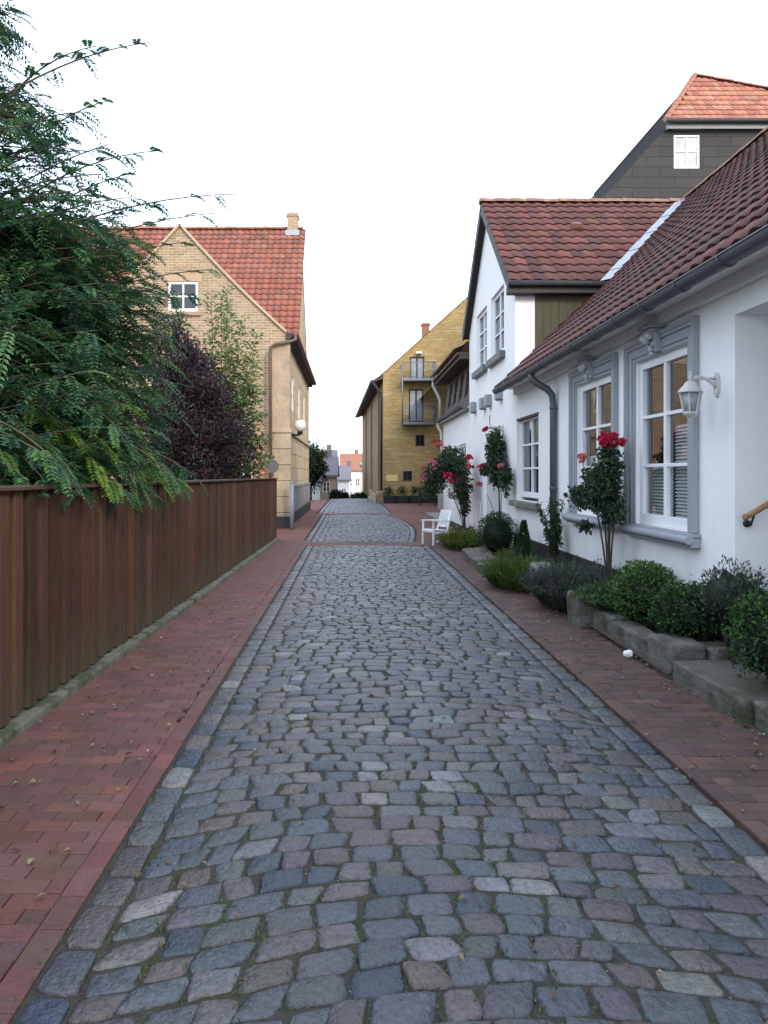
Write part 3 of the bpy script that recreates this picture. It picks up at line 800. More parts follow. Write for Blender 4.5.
rock(2.42,2.70,9.98,10.42,-.05,.42,'granite_block','pale squared pillar stone right of the long grassy plant','kerb',7,.016,.03,GB,'stone',8)
rock(2.16,2.56,12.35,13.05,-.05,.13,'granite_block','low stone at the near side of the flat tilted slab','granite',7,.025,.04,GB,'stone',9)
s_ = rock(2.14,2.55,13.1,14.7,-.05,.19,'granite_block','flat tilted slab below the dark round yew','granite',8,.02,.03,GB,'stone',10); s_.rotation_euler = (R(2),R(-5),0)

# handrail in the niche
hr = thing('handrail', 'round wooden handrail on a black bracket climbing into the porch niche', 'handrail', (3.15,6.1,1.28))
mb = MB(); mb.tube([(3.13,6.08,1.27),(3.2,6.08,1.31),(4.15,6.08,1.88)], .024, 12); mb.lathe((3.125,6.08,1.268),[(.02,-.02),(.028,-.01),(.028,.01),(.01,.02)],10,axis='x'); mb.build('rail', M['wood'], hr)
mb = MB(); mb.tube([(3.19,6.2,1.21),(3.19,6.13,1.2),(3.19,6.08,1.28)], .009, 8); mb.lathe((3.19,6.19,1.21),[(.001,-.012),(.03,-.01),(.03,.008)],12,axis='y'); mb.build('bracket', M['black'], hr)
mb = MB(); mb.tube([(3.9,6.2,1.64),(3.9,6.12,1.63),(3.9,6.08,1.71)], .009, 8); mb.build('bracket', M['black'], hr)

# lanterns
def lantern(x, y, z, label, s=1.0):
    t = thing('wall_lantern', label, 'wall lamp', (x,y,z), None)
    mb = MB(); mb.lathe((x,y,z),[(.001,-.02*s),(.035*s,-.02*s),(.05*s,-.008*s),(.05*s,.0)],12,axis='x')
    for p_ in (): pass
    # tall rounded backplate
    mb = MB()
    pts = []
    for k in range(16):
        a = 2*math.pi*k/16; pts.append((math.cos(a)*.042*s, math.sin(a)*.095*s))
    base = len(mb.v); mb.v += [(x-.001,y+p[0],z+p[1]) for p in pts] + [(x-.018*s,y+p[0]*.95,z+p[1]*.95) for p in pts]
    for k in range(16): mb.f.append((base+k,base+(k+1)%16,base+16+(k+1)%16,base+16+k)); mb.c.append(None); mb.sm.append(False)
    mb.f.append(tuple(range(base+16,base+32))); mb.c.append(None); mb.sm.append(False)
    mb.build('backplate', M['lampwhite'], t, bevel=.003)
    lx = x-.20*s
    mb = MB(); mb.tube(curve((x-.015*s,y,z-.02*s),(x-.1*s,y,z+.09*s),(lx,y,z+.045*s),10), .011*s, 8); mb.tube([(x-.015*s,y,z+.045*s),(lx,y,z+.045*s)], .009*s, 8)
    mb.lathe((lx,y,z+.045*s),[(.001,.06*s),(.012*s,.05*s),(.006*s,.035*s),(.02*s,.02*s),(.012*s,0),(.012*s,-.03*s)],10); mb.build('arm', M['lampwhite'], t)
    mb = MB(); h0 = z-.0*s
    mb.lathe((lx,y,h0),[(.012*s,.03*s),(.04*s,.02*s),(.05*s,.0),(.092*s,-.045*s),(.098*s,-.058*s),(.08*s,-.06*s)],6)       # roof
    n = 6
    for k in range(n):
        a = 2*math.pi*k/n; a2 = 2*math.pi*(k+1)/n
        A = (lx+math.cos(a)*.078*s,y+math.sin(a)*.078*s,h0-.06*s); B = (lx+math.cos(a)*.05*s,y+math.sin(a)*.05*s,h0-.205*s)
        mb.bar(A,B,.012*s,.012*s)
    mb.lathe((lx,y,h0-.205*s),[(.056*s,.008*s),(.06*s,-.005*s),(.04*s,-.025*s),(.015*s,-.04*s),(.018*s,-.055*s),(.001,-.075*s)],6)
    cg = mb.build('cage', M['lampwhite'], t)
    mb = MB(); mb.lathe((lx,y,h0-.2*s),[(.045*s,0),(.072*s,.138*s)],6); mb.build('glass', M['skyglass'], cg)
    return t
lantern(WX, 6.49, 2.36, 'cream six sided lantern on the wall by the porch niche', 1.15)
lantern(WX, 15.55, 2.50, 'white lantern above the climbing rose by the blue door', 1.3)

# ------------------------------------------------------------------ GABLED WHITE HOUSE
gh = thing('gabled_house', 'white two storey house with steep street gable and dark red tiled roof', 'house', (WX,17.3,0))
GY0, GY1, GA, GE, GT = 14.46, 20.0, 17.3, 5.27, 7.62
def gtop(u): return GE+(GT-GE)*(u-GY0)/(GA-GY0) if u <= GA else GE+(GT-GE)*(GY1-u)/(GY1-GA)
GW = [(15.5,16.9,4.1,5.46),(17.46,18.85,4.1,5.46)]
def topg(u): return gtop(u)-.02
mb = MB()
facade(mb, PR, GY0, GY1, 0, topg, [GW[0]+(.13,), GW[1]+(.13,), (15.85,17.5,.12,2.62,.42)], .13, extra=(GA,))
mb.face([(WX,GY0,0),(3.47,GY0,0),(3.47,GY0,GE-.02),(WX,GY0,GE-.02)])
mb.face([(WX,GY1,0),(8,GY1,0),(8,GY1,GE),(WX,GY1,GE)])
mb.build('wall', M['whitegable'], gh)
mb = MB(); x = 3.472
while x < 5.3:
    mb.box(x,x+.148,GY0+.0+rnd.uniform(0,.008),GY0+.03,3.6,GE-.02); x += .152
mb.box(3.46,5.3,GY0+.032,GY0+.05,3.6,GE-.02)
mb.build('board_cladding', M['greenboard'], gh, bevel=.003)
gs = (GT-GE)/(GA-GY0); gs2 = (GT-GE)/(GY1-GA)
PAL_G = [(.092,.031,.027),(.08,.028,.025),(.105,.036,.03),(.07,.026,.025),(.115,.043,.034)]
mb = MB()
OVX = 2.93
y0e, z0e = GY0-.22, GE-.22*gs+.09
vg = V((0,1,gs)).normalized(); ng = V((0,-gs,1)).normalized(); Lg = math.hypot(GA-y0e, GT+.08-z0e)
def keepg(s, t):
    x = OVX+s; y = y0e+t*vg.y; z = z0e+t*vg.z
    zr = 3.215+(x-2.74)*RS       # main roof height
    return z > zr-.25
pantiles(mb, (OVX,y0e,z0e), (1,0,0), vg, ng, 4.69, Lg, .235, .335, keepg, PAL_G)
y1e, z1e = GY1+.12, GE-.12*gs2+.08
v2 = V((0,-1,gs2)).normalized(); n2_ = V((0,gs2,1)).normalized(); L2 = math.hypot(y1e-GA, GT+.08-z1e)
pantiles(mb, (OVX+4.7,y1e,z1e), (-1,0,0), v2, n2_, 4.69, L2, .235, .335, lambda s,t: True, PAL_G)
rf = mb.build('roof', M['tilelichen'], gh)
mb = MB(); ridge_tiles(mb, (OVX-.02,GA,GT+.12), (7.5,GA,GT+.12), .12); mb.build('ridge_tiles', M['tiletop'], rf)
mb = MB(); mb.face([(OVX+.02,y0e,z0e-.02),(7.5,y0e,z0e-.02),(7.5,GA,GT+.04),(OVX+.02,GA,GT+.04)]); mb.face([(OVX+.02,y1e,z1e-.02),(7.5,y1e,z1e-.02),(7.5,GA,GT+.04),(OVX+.02,GA,GT+.04)]); mb.build('underlay', M['fascia'], rf)
mb = MB()       # dark barge boards
mb.bar((OVX+.02,y0e,z0e-.08),(OVX+.02,GA,GT-.02),.03,.2,up=(0,-gs,1)); mb.bar((OVX+.02,y1e,z1e-.08),(OVX+.02,GA,GT-.02),.03,.2,up=(0,gs2,1))
mb.bar((OVX+.13,y1e,z1e-.1),(OVX+.13,GA,GT-.06),.22,.04,up=(0,gs2,1)); mb.bar((OVX+.13,y0e,z0e-.1),(OVX+.13,GA,GT-.06),.22,.04,up=(0,-gs,1))
mb.build('barge_board', M['fascia'], gh)
mb = MB(); mb.box(OVX,4.9,GY0-.21,GY0-.002,z0e-.21,z0e-.06); mb.build('eaves_box', M['fascia'], gh, bevel=.01)
mb = MB(); gutter(mb, (OVX-.03,y0e-.06,z0e-.02), (5.02,y0e-.06,z0e-.035), .065, .6); mb.build('gutter', M['zinc'], gh)
mb = MB()       # lead valley between the two roofs
for k in range(9):
    xa = 4.72+(7.36-4.72)*k/9; xb = 4.72+(7.36-4.72)*(k+1)/9+.02
    def vp(x): z = 3.215+(x-2.74)*RS; return V((x, y0e+(z-z0e)/gs, z))
    A, B = vp(xa), vp(xb); jj = .012*(k%2)
    mb.face([A+V((-.13,.0,.075+jj)),A+V((.10,-.13,.10+jj)),B+V((.10,-.13,.10+jj)),B+V((-.13,0,.075+jj))])
mb.build('valley_flashing', M['lead'], gh)
# vent tile on the roof
mb = MB(); tp = V((4.75,y0e,z0e))+vg*(Lg*.6)+ng*.05
mb.hexa([tp+V((-.1,-.02,0)),tp+V((.1,-.02,0)),tp+vg*.28+V((.1,0,0)),tp+vg*.28+V((-.1,0,0)),tp+ng*.11+V((-.08,0,0)),tp+ng*.11+V((.08,0,0)),tp+vg*.28+ng*.03+V((.08,0,0)),tp+vg*.28+ng*.03+V((-.08,0,0))]); mb.build('vent_tile', M['tiletop'], gh)
for a, b, p, q in GW:
    window(gh, PR, a, b, p+.02, q, .09, 2, 3, M['whitewood'], M['darkglass'], .075, .035)
    mb = MB(); mb.pbox(PR,a-.12,b+.12,p-.15,p+.0,-.11,.12); mb.build('window_sill', M['zinc'], gh, bevel=.012)
mb = MB(); mb.pbox(PR,15.86,16.9,.12,2.2,.36,.40)
for (a,b,p,q) in ((15.98,16.33,.3,1.0),(16.43,16.78,.3,1.0),(15.98,16.33,1.12,2.05),(16.43,16.78,1.12,2.05)): mb.pbox(PR,a,b,p,q,.335,.36)
dr = mb.build('door', M['bluedoor'], gh, bevel=.008)
mb = MB(); mb.pbox(PR,15.86,16.9,2.26,2.6,.37,.38); mb.build('pane', M['darkglass'], dr)
mb = MB(); mb.lathe(PR(16.0,1.1,.31),[(.02,-.05),(.02,.05)],8); mb.build('handle', M['iron'], dr)
mb = MB(); mb.pbox(PR,16.9,17.49,.12,2.6,.3,.40); mb.pbox(PR,15.86,16.9,2.2,2.26,.34,.41); mb.build('door_frame', M['greytrim'], gh, bevel=.01)
mb = MB()
for (y, z) in ((19.0,3.27),(17.65,3.24),(16.95,3.24),(15.75,3.27)):
    mb = MB(); s = .125; mb.pbox(PR,y-s,y+s,z-s,z+s,-.13,-.001); mb.pbox(PR,y-s*.6,y+s*.6,z-s-.03,z-s,-.11,-.03); mb.build('wall_spotlight', M['zinclight'], gh, bevel=.012)
mb = MB(); mb.pbox(PR,17.03,17.075,2.72,2.92,-.008,-.001); mb.hexa([PR(17.075,2.85,-.008),PR(17.12,2.82,-.008),PR(17.12,2.82,-.001),PR(17.075,2.85,-.001),PR(17.075,2.92,-.008),PR(17.12,2.86,-.008),PR(17.12,2.86,-.001),PR(17.075,2.92,-.001)]); mb.build('house_number', M['black'], gh)
mb = MB(); mb.pbox(PR,GY0+.01,GY1,-.02,.22,-.026,-.002); mb.build('plinth', M['tar'], gh)

# ------------------------------------------------------------------ BROWN UPPER STOREY HOUSE
bh = thing('low_house', 'low white house with dark brown boarded attic storey beyond the gabled house', 'house', (WX,23,0))
BY0, BY1 = 20.02, 25.6
mb = MB(); BWN = [(20.6,22.0,1.15,2.45)]
facade(mb, PR, BY0, BY1, 0, lambda u: 3.4, [b+(.12,) for b in BWN], .12)
mb.face([(WX,BY1,0),(9,BY1,0),(9,BY1,3.4),(WX,BY1,3.4)]); mb.build('wall', M['white'], bh)
mb = MB(); PB = lambda u, z, d: (WX+.02+d+.12*(z-3.4), u, z)
AW = [(20.7,21.3,3.72,4.5),(21.9,22.5,3.72,4.5),(23.1,23.7,3.72,4.5),(24.3,24.9,3.72,4.5)]
facade(mb, PB, BY0, BY1, 3.4, lambda u: 4.8, [a+(.1,) for a in AW], .1)
mb.face([PB(BY1,3.4,0),(9,BY1,3.4),(9,BY1,4.8),PB(BY1,4.8,0)])
mb.build('attic_wall', M['darkboard'], bh)
for a in AW: window(bh, PB, a[0], a[1], a[2], a[3], .06, 1, 2, M['fascia'], M['darkglass'], .05, .03)
window(bh, PR, 20.6, 22.0, 1.15, 2.45, .08, 2, 2, M['oldwhite'], M['darkglass'], .07)
mb = MB(); mb.box(2.78,3.3,BY0,BY1+.4,4.72,4.80); mb.box(2.85,3.25,BY0,BY1+.35,4.62,4.72); mb.build('cornice', M['darkboard'], bh, bevel=.01)
mb = MB(); sb = .55
pantiles(mb, (2.72,BY0,4.84), (0,1,0), V((1,0,sb)), V((-sb,0,1)), BY1+.4-BY0, 4.5, .25, .35, lambda s,t: True, PAL_D); mb.build('roof', M['tile'], bh)
mb = MB(); gutter(mb, (2.93,BY0,3.42),(2.93,BY1+.1,3.40),.07); mb.box(2.95,3.095,BY0,BY1,3.28,3.36); mb.build('gutter', M['zinc'], bh)
mb = MB(); mb.tube([(2.80,BY1+.35,4.75),(2.80,BY1+.35,4.6),(2.93,BY1+.2,4.3),(3.0,BY1+.12,4.1),(3.0,BY1+.12,3.5)],.045,8); mb.tube([(2.93,BY1+.05,3.36),(2.93,BY1+.05,3.2),(3.03,BY1-.02,3.0),(3.03,BY1-.02,.1)],.045,8); mb.build('downpipe', M['lampwhite'], bh)
mb = MB(); mb.pbox(PR,BY0,BY1,-.02,.2,-.026,-.002); mb.build('plinth', M['tar'], bh)

# ------------------------------------------------------------------ DARK SLATE HOUSE (far right, above the roofs)
sh = thing('slate_house', 'dark slate clad gable with half hipped orange red roof rising behind the cottage roof', 'house', (17,30,0))
PS = lambda u, z, d: (u, 30+d, z)
sl_ = (15.3-6)/(12.5-4.0)
mb = MB(); facade(mb, PS, 4.0, 22.6, 0, lambda u: 6+sl_*(u-4.0) if u <= 12.5 else (15.3 if u <= 22.5 else 15.3), [(12.62,13.62,13.55,14.85)], .12, extra=(12.5,)); mb.build('wall', M['slate'], sh)
window(sh, PS, 12.62, 13.62, 13.55, 14.85, .05, 2, 2, M['whitewood'], M['skyglass'], .07, .03)
PAL_O = [(.32,.125,.08),(.35,.14,.09),(.29,.11,.075),(.38,.17,.11)]
hv = V((0,2.0,2.75)).normalized(); hn = V((0,-2.75,2.0)).normalized(); hl = math.hypot(2.0,2.75)
mb = MB()
def keeph(s, t):
    k = t/hl; return 1.95*k < s+.0 and s < 10.4-8.4*k
pantiles(mb, (12.25,29.75,15.3), (1,0,0), hv, hn, 10.4, hl, .25, .36, keeph, PAL_O); 
rf = mb.build('roof', M['tile'], sh)
mb = MB(); ridge_tiles(mb,(12.2,29.75,15.36),(14.2,31.75,18.1),.13); ridge_tiles(mb,(22.6,29.75,15.36),(14.2,31.75,18.1),.13); mb.build('ridge_tiles', mat('hip_tiles',(.3,.12,.07),.8), rf)
mb = MB(); mb.face([(12.25,29.8,15.27),(22.6,29.8,15.27),(14.2,31.78,18.02)]); mb.face([(22.6,29.9,15.25),(14.2,31.8,18),(14.2,45,18),(24,45,14)]); mb.build('roof_deck', M['farorange'], rf)
mb = MB(); mb.face([(4,30.05,5.95),(12.45,30.05,15.2),(14.2,31.8,17.9),(14.2,45,17.9),(4,45,5.95)]); mb.build('side_slope', mat('dull_slate_slope',(.03,.028,.027),.97,.2,2,.1,20,.2,20,spec=.05), sh)
mb = MB(); gutter(mb,(12.15,29.66,15.30),(22.6,29.66,15.30),.11,.9); mb.box(12.3,22.6,29.78,29.99,15.0,15.2); mb.build('gutter', M['zinc'], sh)

# ------------------------------------------------------------------ LEFT BRICK HOUSE
lh = thing('brick_house', 'tan brick house with street side stucco wall and red pantile roof beyond the fence', 'house', (-5,24,0))
PLf = lambda u, z, d: (u, 23.3+d, z)
LX0, LX1, LA, LE, LT = -8.4, -1.92, -5.14, 5.9, 9.15
def ltop(u):
    t = (u-LA)/(LX1-LA) if u >= LA else (LA-u)/(LA-LX0)
    return LT - (LT-LE)*t + .22*max(0, t-.72)/.28*(1 if t > .72 else 0)*.0 + (-.28*math.sin(max(0,t)*math.pi))*.35
mb = MB()
LW = [(-5.5,-4.6,6.55,7.45),(-3.55,-2.95,.75,2.05)]
facade(mb, PLf, LX0, LX1, 0, ltop, [l+(.10,) for l in LW], .1, extra=tuple(LX0+(LX1-LX0)*i/24 for i in range(25))+(LA,))
mb.build('wall', M['tan'], lh)
mb = MB()       # soldier course above the window
mb.pbox(PLf,-5.62,-4.48,7.46,7.68,-.012,.02); mb.build('lintel', mat('lintel_brick',(.40,.28,.19),.85,.2,6,.2,30), lh)
mb = MB(); mb.pbox(PLf,-5.6,-4.5,6.42,6.54,-.07,.09); mb.build('window_sill', mat('sill_brick',(.33,.21,.15),.85), lh)
window(lh, PLf, -5.5, -4.6, 6.55, 7.45, .05, 2, 2, M['whitewood'], M['darkglass'], .07, .045, sash=False)
window(lh, PLf, -3.55, -2.95, .75, 2.05, .05, 2, 3, M['whitewood'], M['darkglass'], .06, .04)
# verge mortar line on the gable
mb = MB(); N = 24
for i in range(N):
    a = LX0+(LX1-LX0)*i/N; b = LX0+(LX1-LX0)*(i+1)/N
    if a < LA < b: 
        mb.bar((a,23.27,ltop(a)+.03),(LA,23.27,LT+.03),.1,.07); mb.bar((LA,23.27,LT+.03),(b,23.27,ltop(b)+.03),.1,.07)
    else: mb.bar((a,23.27,ltop(a)+.03),(b,23.27,ltop(b)+.03),.1,.07)
mb.build('verge', mat('verge_mortar',(.42,.32,.22),.85), lh)
SX = -1.92
PLs = lambda u, z, d: (SX-d, u, z)
slots = [(24.6+i*2.4,25.2+i*2.4,1.95,2.35,.15) for i in range(5)]
upw = [(25.4+i*3.2,26.4+i*3.2,3.7,4.9,.12) for i in range(3)]
mb = MB(); facade(mb, PLs, 23.3, 36, 0, lambda u: 5.75, slots+upw, .12)
mb.face([(SX,36,0),(-12,36,0),(-12,36,5.8),(SX,36,5.8)]); mb.face([(-8.4,23.3,0),(-8.4,36,0),(-8.4,36,5.8),(-8.4,23.3,5.8)])
mb.build('side_wall', M['ashlar'], lh)
for s in upw: window(lh, PLs, s[0], s[1], s[2], s[3], .06, 2, 2, M['oldwhite'], M['darkglass'], .07)
for s in slots:
    mb = MB(); mb.pbox(PLs,s[0],s[1],s[2],s[3],.10,.12); mb.build('vent_opening', M['black'], lh)
mb = MB(); mb.pbox(PLs,23.15,36,2.90,3.02,-.07,-.001); mb.pbox(PLs,23.2,36,0,2.9,-.04,-.001) if False else None; mb.build('string_course', M['stucco'], lh, bevel=.012)
mb = MB(); mb.box(-2.36,-1.80,23.10,23.296,0,5.55)
for k in range(6): mb.box(-2.40,-1.77,23.06+.004*(k%2),23.296,.477*k,.477*k+.462)
mb.box(-2.42,-1.75,23.04,23.296,2.866,2.96); mb.build('corner_pilaster', M['stucco'], lh, bevel=.015)
mb = MB(); mb.pbox(PLs,23.06,36,-.02,.36,-.075,-.002); mb.box(-2.42,-1.76,23.02,23.05,-.02,.36); mb.build('plinth', M['tar'], lh, bevel=.01)
mb = MB()
for k in range(5): 
    a = 24.6+k*2.3; mb.pbox(PLs,a,a+1.9,.45,1.18,-.05,-.003)
    for j in range(7): mb.pbox(PLs,a+.05+j*.26,a+.12+j*.26,.5,1.13,-.075,-.05)
    mb.pbox(PLs,a-.05,a+1.95,1.18,1.26,-.09,-.003)
mb.build('cellar_shutter', mat('grey_shutter_paint',(.22,.22,.23),.6,.15,4), lh)
# roof
PAL_R2 = [(.215,.078,.055),(.20,.072,.052),(.23,.086,.06),(.19,.07,.052),(.24,.096,.068)]
mb = MB(); zr, yr, yb0, zb0 = 11.15, 30.0, 25.6, 5.85
mv = V((0,yr-yb0,zr-zb0)).normalized(); mN = V((0,-(zr-zb0),yr-yb0)).normalized(); ml = math.hypot(yr-yb0, zr-zb0)
pantiles(mb, (-13,yb0,zb0), (1,0,0), mv, mN, 13-1.9, ml, .24, .31, lambda s,t: True, PAL_R2, .04, .03, cvar=.1); rf = mb.build('roof', M['tile'], lh)
mb = MB(); ridge_tiles(mb,(-13,30,11.2),(-1.85,30,11.2),.14); mb.build('ridge_tiles', mat('left_ridge',(.3,.13,.08),.8), rf)
mb = MB(); mb.face([(-13,34.4,5.85),(-1.88,34.4,5.85),(-1.88,30,11.15),(-13,30,11.15)]); mb.face([(-13,yb0,zb0-.05),(-1.9,yb0,zb0-.05),(-1.9,30,11.1),(-13,30,11.1)])
mb.face([(LA,23.3,LT-.02),(LX1,23.3,LE),(LX1,36,LE),(LA,36,LT-.02)]); mb.face([(LA,23.3,LT-.02),(LX0,23.3,LE),(LX0,36,LE),(LA,36,LT-.02)]); mb.build('roof_deck', M['farorange'], rf)
mb = MB(); mb.face([(-1.9,25.8,5.7),(-1.9,34.2,5.7),(-1.9,30,11.1)]); mb.face([(-1.9,25.8,5.7),(-1.9,34.2,5.7),(-1.9,34.2,5.9),(-1.9,25.8,5.9)]); mb.build('gable_end', M['tanside'], lh)
mb = MB(); mb.box(-2.42,-2.02,29.75,30.25,10.6,11.75); mb.box(-2.45,-1.99,29.72,30.28,11.6,11.68); ch = mb.build('chimney', M['tan'], lh)
mb = MB(); mb.box(-2.5,-1.95,29.68,29.74,10.85,11.05); mb.build('flashing', M['lead'], ch)
# eaves with gutter and downpipe
mb = MB(); mb.hexa([(SX,23.2,5.62),(-1.70,23.2,5.80),(-1.70,36,5.80),(SX,36,5.70),(SX,23.2,5.9),(-1.70,23.2,5.86),(-1.70,36,5.86),(SX,36,5.9)])
for k in range(22): y = 23.4+k*.58; mb.box(SX,-1.74,y,y+.1,5.66,5.74)
mb.build('eaves_board', M['fascia'], lh); mb = MB(); gutter(mb,(-1.64,23.15,5.86),(-1.64,36,5.86),.075); mb.build('gutter', M['brownpipe'], lh)
mb = MB(); mb.tube([(-1.64,23.2,5.8),(-1.64,23.12,5.66),(-1.75,23.02,5.6),(-2.25,22.98,5.5),(-2.37,22.98,5.4),(-2.38,22.98,5.2),(-2.36,22.98,.25)],.05,8); mb.build('downpipe', M['brownpipe'], lh)
# globe lamp on the corner
gl = thing('globe_lamp', 'white globe street lamp on a short bracket at the corner of the brick house', 'wall lamp', (-1.8,24.4,3.0))
mb = MB(); mb.tube([(SX+.02,24.4,2.86),(-1.58,24.4,2.88)],.035,8); mb.box(SX,SX+.04,24.3,24.5,2.7,3.0); mb.lathe((-1.58,24.4,2.88),[(.06,0),(.09,.06),(.08,.12)],12); mb.build('bracket', M['black'], gl)
mb = MB(); r_ = .19; mb.lathe((-1.58,24.4,3.16),[(r_*math.sin(math.pi*k/12)+.001,-r_*math.cos(math.pi*k/12)) for k in range(13)],20); mb.build('globe', M['opal'], gl)
# round sign seen from behind
rs = thing('round_sign', 'dark round road sign seen from its back at the far end of the fence', 'sign', (-1.95,19.4,0))
mb = MB(); mb.tube([(-1.96,19.5,0),(-1.96,19.5,2.1)],.03,10); mb.build('pole', M['brownpipe'], rs)
mb = MB(); mb.lathe((-1.97,19.45,1.82),[(.17,-.008),(.17,.008)],28,axis='y'); mb.sm = [False]*len(mb.sm); mb.build('disc', mat('sign_back',(.10,.10,.105),.6,.15,5,.1,40,0), rs)
ps = thing('metal_post', 'grey metal pipe post standing against the corner of the brick house', 'post', (-1.72,22.4,0))
mb = MB(); mb.tube([(-1.70,22.6,0),(-1.70,22.6,1.35)],.06,10); mb.lathe((-1.70,22.6,1.35),[(.06,0),(.05,.05),(.01,.07)],10); mb.build('pipe', mat('blue_grey_pipe',(.2,.24,.3),.5), ps)
mb = MB(); mb.box(-1.78,-1.62,22.52,22.68,-.02,.03); mb.build('base_plate', M['black'], ps)

# ------------------------------------------------------------------ YELLOW BRICK WAREHOUSE
yh = thing('yellow_warehouse', 'tall yellow brick warehouse gable with two balconies at the end of the street', 'building', (8,44,0))
PY = lambda u, z, d: (u, 44+d, z)
YX0, YX1, YE, YT = 1.89, 15.0, 7.45, 13.3
YA = (YX0+YX1)/2
def ytop(u): return YE+(YT-YE)*(1-abs(u-YA)/(YA-YX0))
YD = [(3.42,4.25,7.05,8.36),(3.36,4.2,4.6,6.5)]; YW = [(3.74,4.26,3.25,3.9),(3.03,3.55,1.26,1.84)]
mb = MB(); facade(mb, PY, YX0, YX1, 0, ytop, YD+YW, .15, extra=(YA,)); mb.build('wall', M['yellow'], yh)
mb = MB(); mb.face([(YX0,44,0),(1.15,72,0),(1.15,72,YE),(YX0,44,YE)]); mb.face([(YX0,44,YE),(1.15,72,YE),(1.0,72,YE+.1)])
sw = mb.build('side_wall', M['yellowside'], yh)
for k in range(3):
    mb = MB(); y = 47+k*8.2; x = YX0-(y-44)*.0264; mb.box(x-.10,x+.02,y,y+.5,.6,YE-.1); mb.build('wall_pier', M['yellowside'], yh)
mb = MB()
pn = V((-(YT-YE),0,(YA-YX0)))
for (xo, sgn) in ((YX0,1),):
    a = V((YX0-.5,43.9,YE-.45)); b = V((YA,43.9,YT+.05)); mb.face([a,b,(YA,72,YT+.05),(1.15-.55,72,YE-.5)])
mb.face([(YX1+.5,43.9,YE-.5),(YA,43.9,YT+.05),(YA,72,YT+.05),(YX1+.5,72,YE-.5)])
mb.build('roof', mat('dark_old_tiles',(.14,.07,.05),.8,.2,2,.15,15), yh)
mb = MB(); mb.hexa([(YX0-.5,43.95,YE-.52),(YX0,43.95,YE-.35),(1.15,72,YE-.35),(.65,72,YE-.52),(YX0-.55,43.95,YE-.42),(YX0,43.95,YE-.05),(1.15,72,YE-.05),(.6,72,YE-.42)]); mb.build('eaves_board', M['darkboard'], yh)
mb = MB(); gutter(mb,(YX0-.62,43.9,YE-.42),(.55,72,YE-.42),.09,2.0); mb.build('gutter', M['zinc'], yh)
mb = MB(); mb.tube([(YX0-.6,43.95,YE-.5),(YX0-.35,43.9,YE-.9),(YX0-.12,43.86,YE-1.2),(YX0-.1,43.9,YE-1.5),(YX0-.1,43.95,.7)],.07,8); mb.build('downpipe', M['black'], yh)
mb = MB(); mb.box(YX0-.35,YX0+.05,43.75,46,-.02,.62); mb.box(YX0-.45,YX0-.36,43.9,60,-.02,.5); mb.build('stone_base', M['fieldstone'], yh, bevel=.08)
mb = MB(); mb.pbox(PY,YX0+.06,6,-.02,.42,-.05,-.002); mb.build('plinth', M['tar'], yh)
mb = MB(); mb.box(4.35,4.78,46.3,46.8,9.2,10.75); mb.box(4.3,4.83,46.25,46.85,10.62,10.7); mb.build('chimney', mat('red_chimney_brick',(.3,.13,.09),.85,.2,6,.2,30), yh)
for d, fm in zip(YD, ('a','b')):
    dd = window(yh, PY, d[0], d[1], d[2], d[3], .08, 2, 1, M['black'], M['skyglass'], .07, .05, 'balcony_door')
for a in YW: window(yh, PY, a[0], a[1], a[2], a[3], .08, 2, 2, M['black'], M['darkglass'], .07, .04)
def balcony(zs, x0, x1, h):
    mb = MB(); mb.box(x0,x1,42.95,43.99,zs-.14,zs); ba = mb.build('balcony', M['iron'], yh, bevel=.02)
    mb = MB()
    for z in (zs+h, zs+.1): mb.tube([(x0+.03,43.97,z),(x0+.03,42.98,z),(x1-.03,42.98,z),(x1-.03,43.97,z)],.022,6)
    n = 18
    for k in range(n+1): x = x0+.03+(x1-x0-.06)*k/n; mb.tube([(x,42.98,zs),(x,42.98,zs+h)],.010,5)
    for k in range(1,7): 
        y = 42.98+k*.15
        for x in (x0+.03,x1-.03): mb.tube([(x,y,zs),(x,y,zs+h)],.010,5)
    mb.build('railing', M['iron'], ba); return ba
balcony(7.0, 2.95, 4.75, .92); balcony(4.55, 2.95, 4.75, .95)
for x in (2.93, 4.77): mb = MB(); mb.tube([(x,43.0,4.45),(x,43.0,7.95)],.035,8); mb.build('balcony_post', M['iron'], yh)
mb = MB(); mb.pbox(PY,2.08,2.72,1.25,1.62,-.03,-.002); mb.build('plaque', M['plaque'], yh, bevel=.01)
mb = MB(); mb.pbox(PY,4.3,4.7,1.95,2.1,-.03,-.002); mb.build('name_plate', M['kerb'], yh)
mb = MB(); mb.pbox(PY,3.75,4.1,8.5,8.62,-.25,-.002); mb.build('door_light', M['opal'], yh, bevel=.02)
PALG = [(.04,.08,.025),(.06,.10,.03),(.03,.06,.02)]
for i, x in enumerate((2.2, 2.95, 3.7)):
    t = thing('planter_box', ['dark planter box nearest the corner of the yellow warehouse','dark planter box under the lowest window of the yellow warehouse','dark planter box next to the black storage bench'][i], 'planter', (x,43.6,0), 'planter boxes along the yellow warehouse')
    mb = MB(); mb.hexa([(x-.28,43.4,0),(x+.28,43.4,0),(x+.28,43.8,0),(x-.28,43.8,0),(x-.32,43.37,.42),(x+.32,43.37,.42),(x+.32,43.83,.42),(x-.32,43.83,.42)]); mb.build('box', M['black'], t, bevel=.015)
    mb = MB(); bush(mb,(x,43.6,.62),.3,.25,.3,160,.12,.05,PALG,core=False,shell=.9,seed=i,upw=1.0); mb.build('foliage', M['leaf'], t)

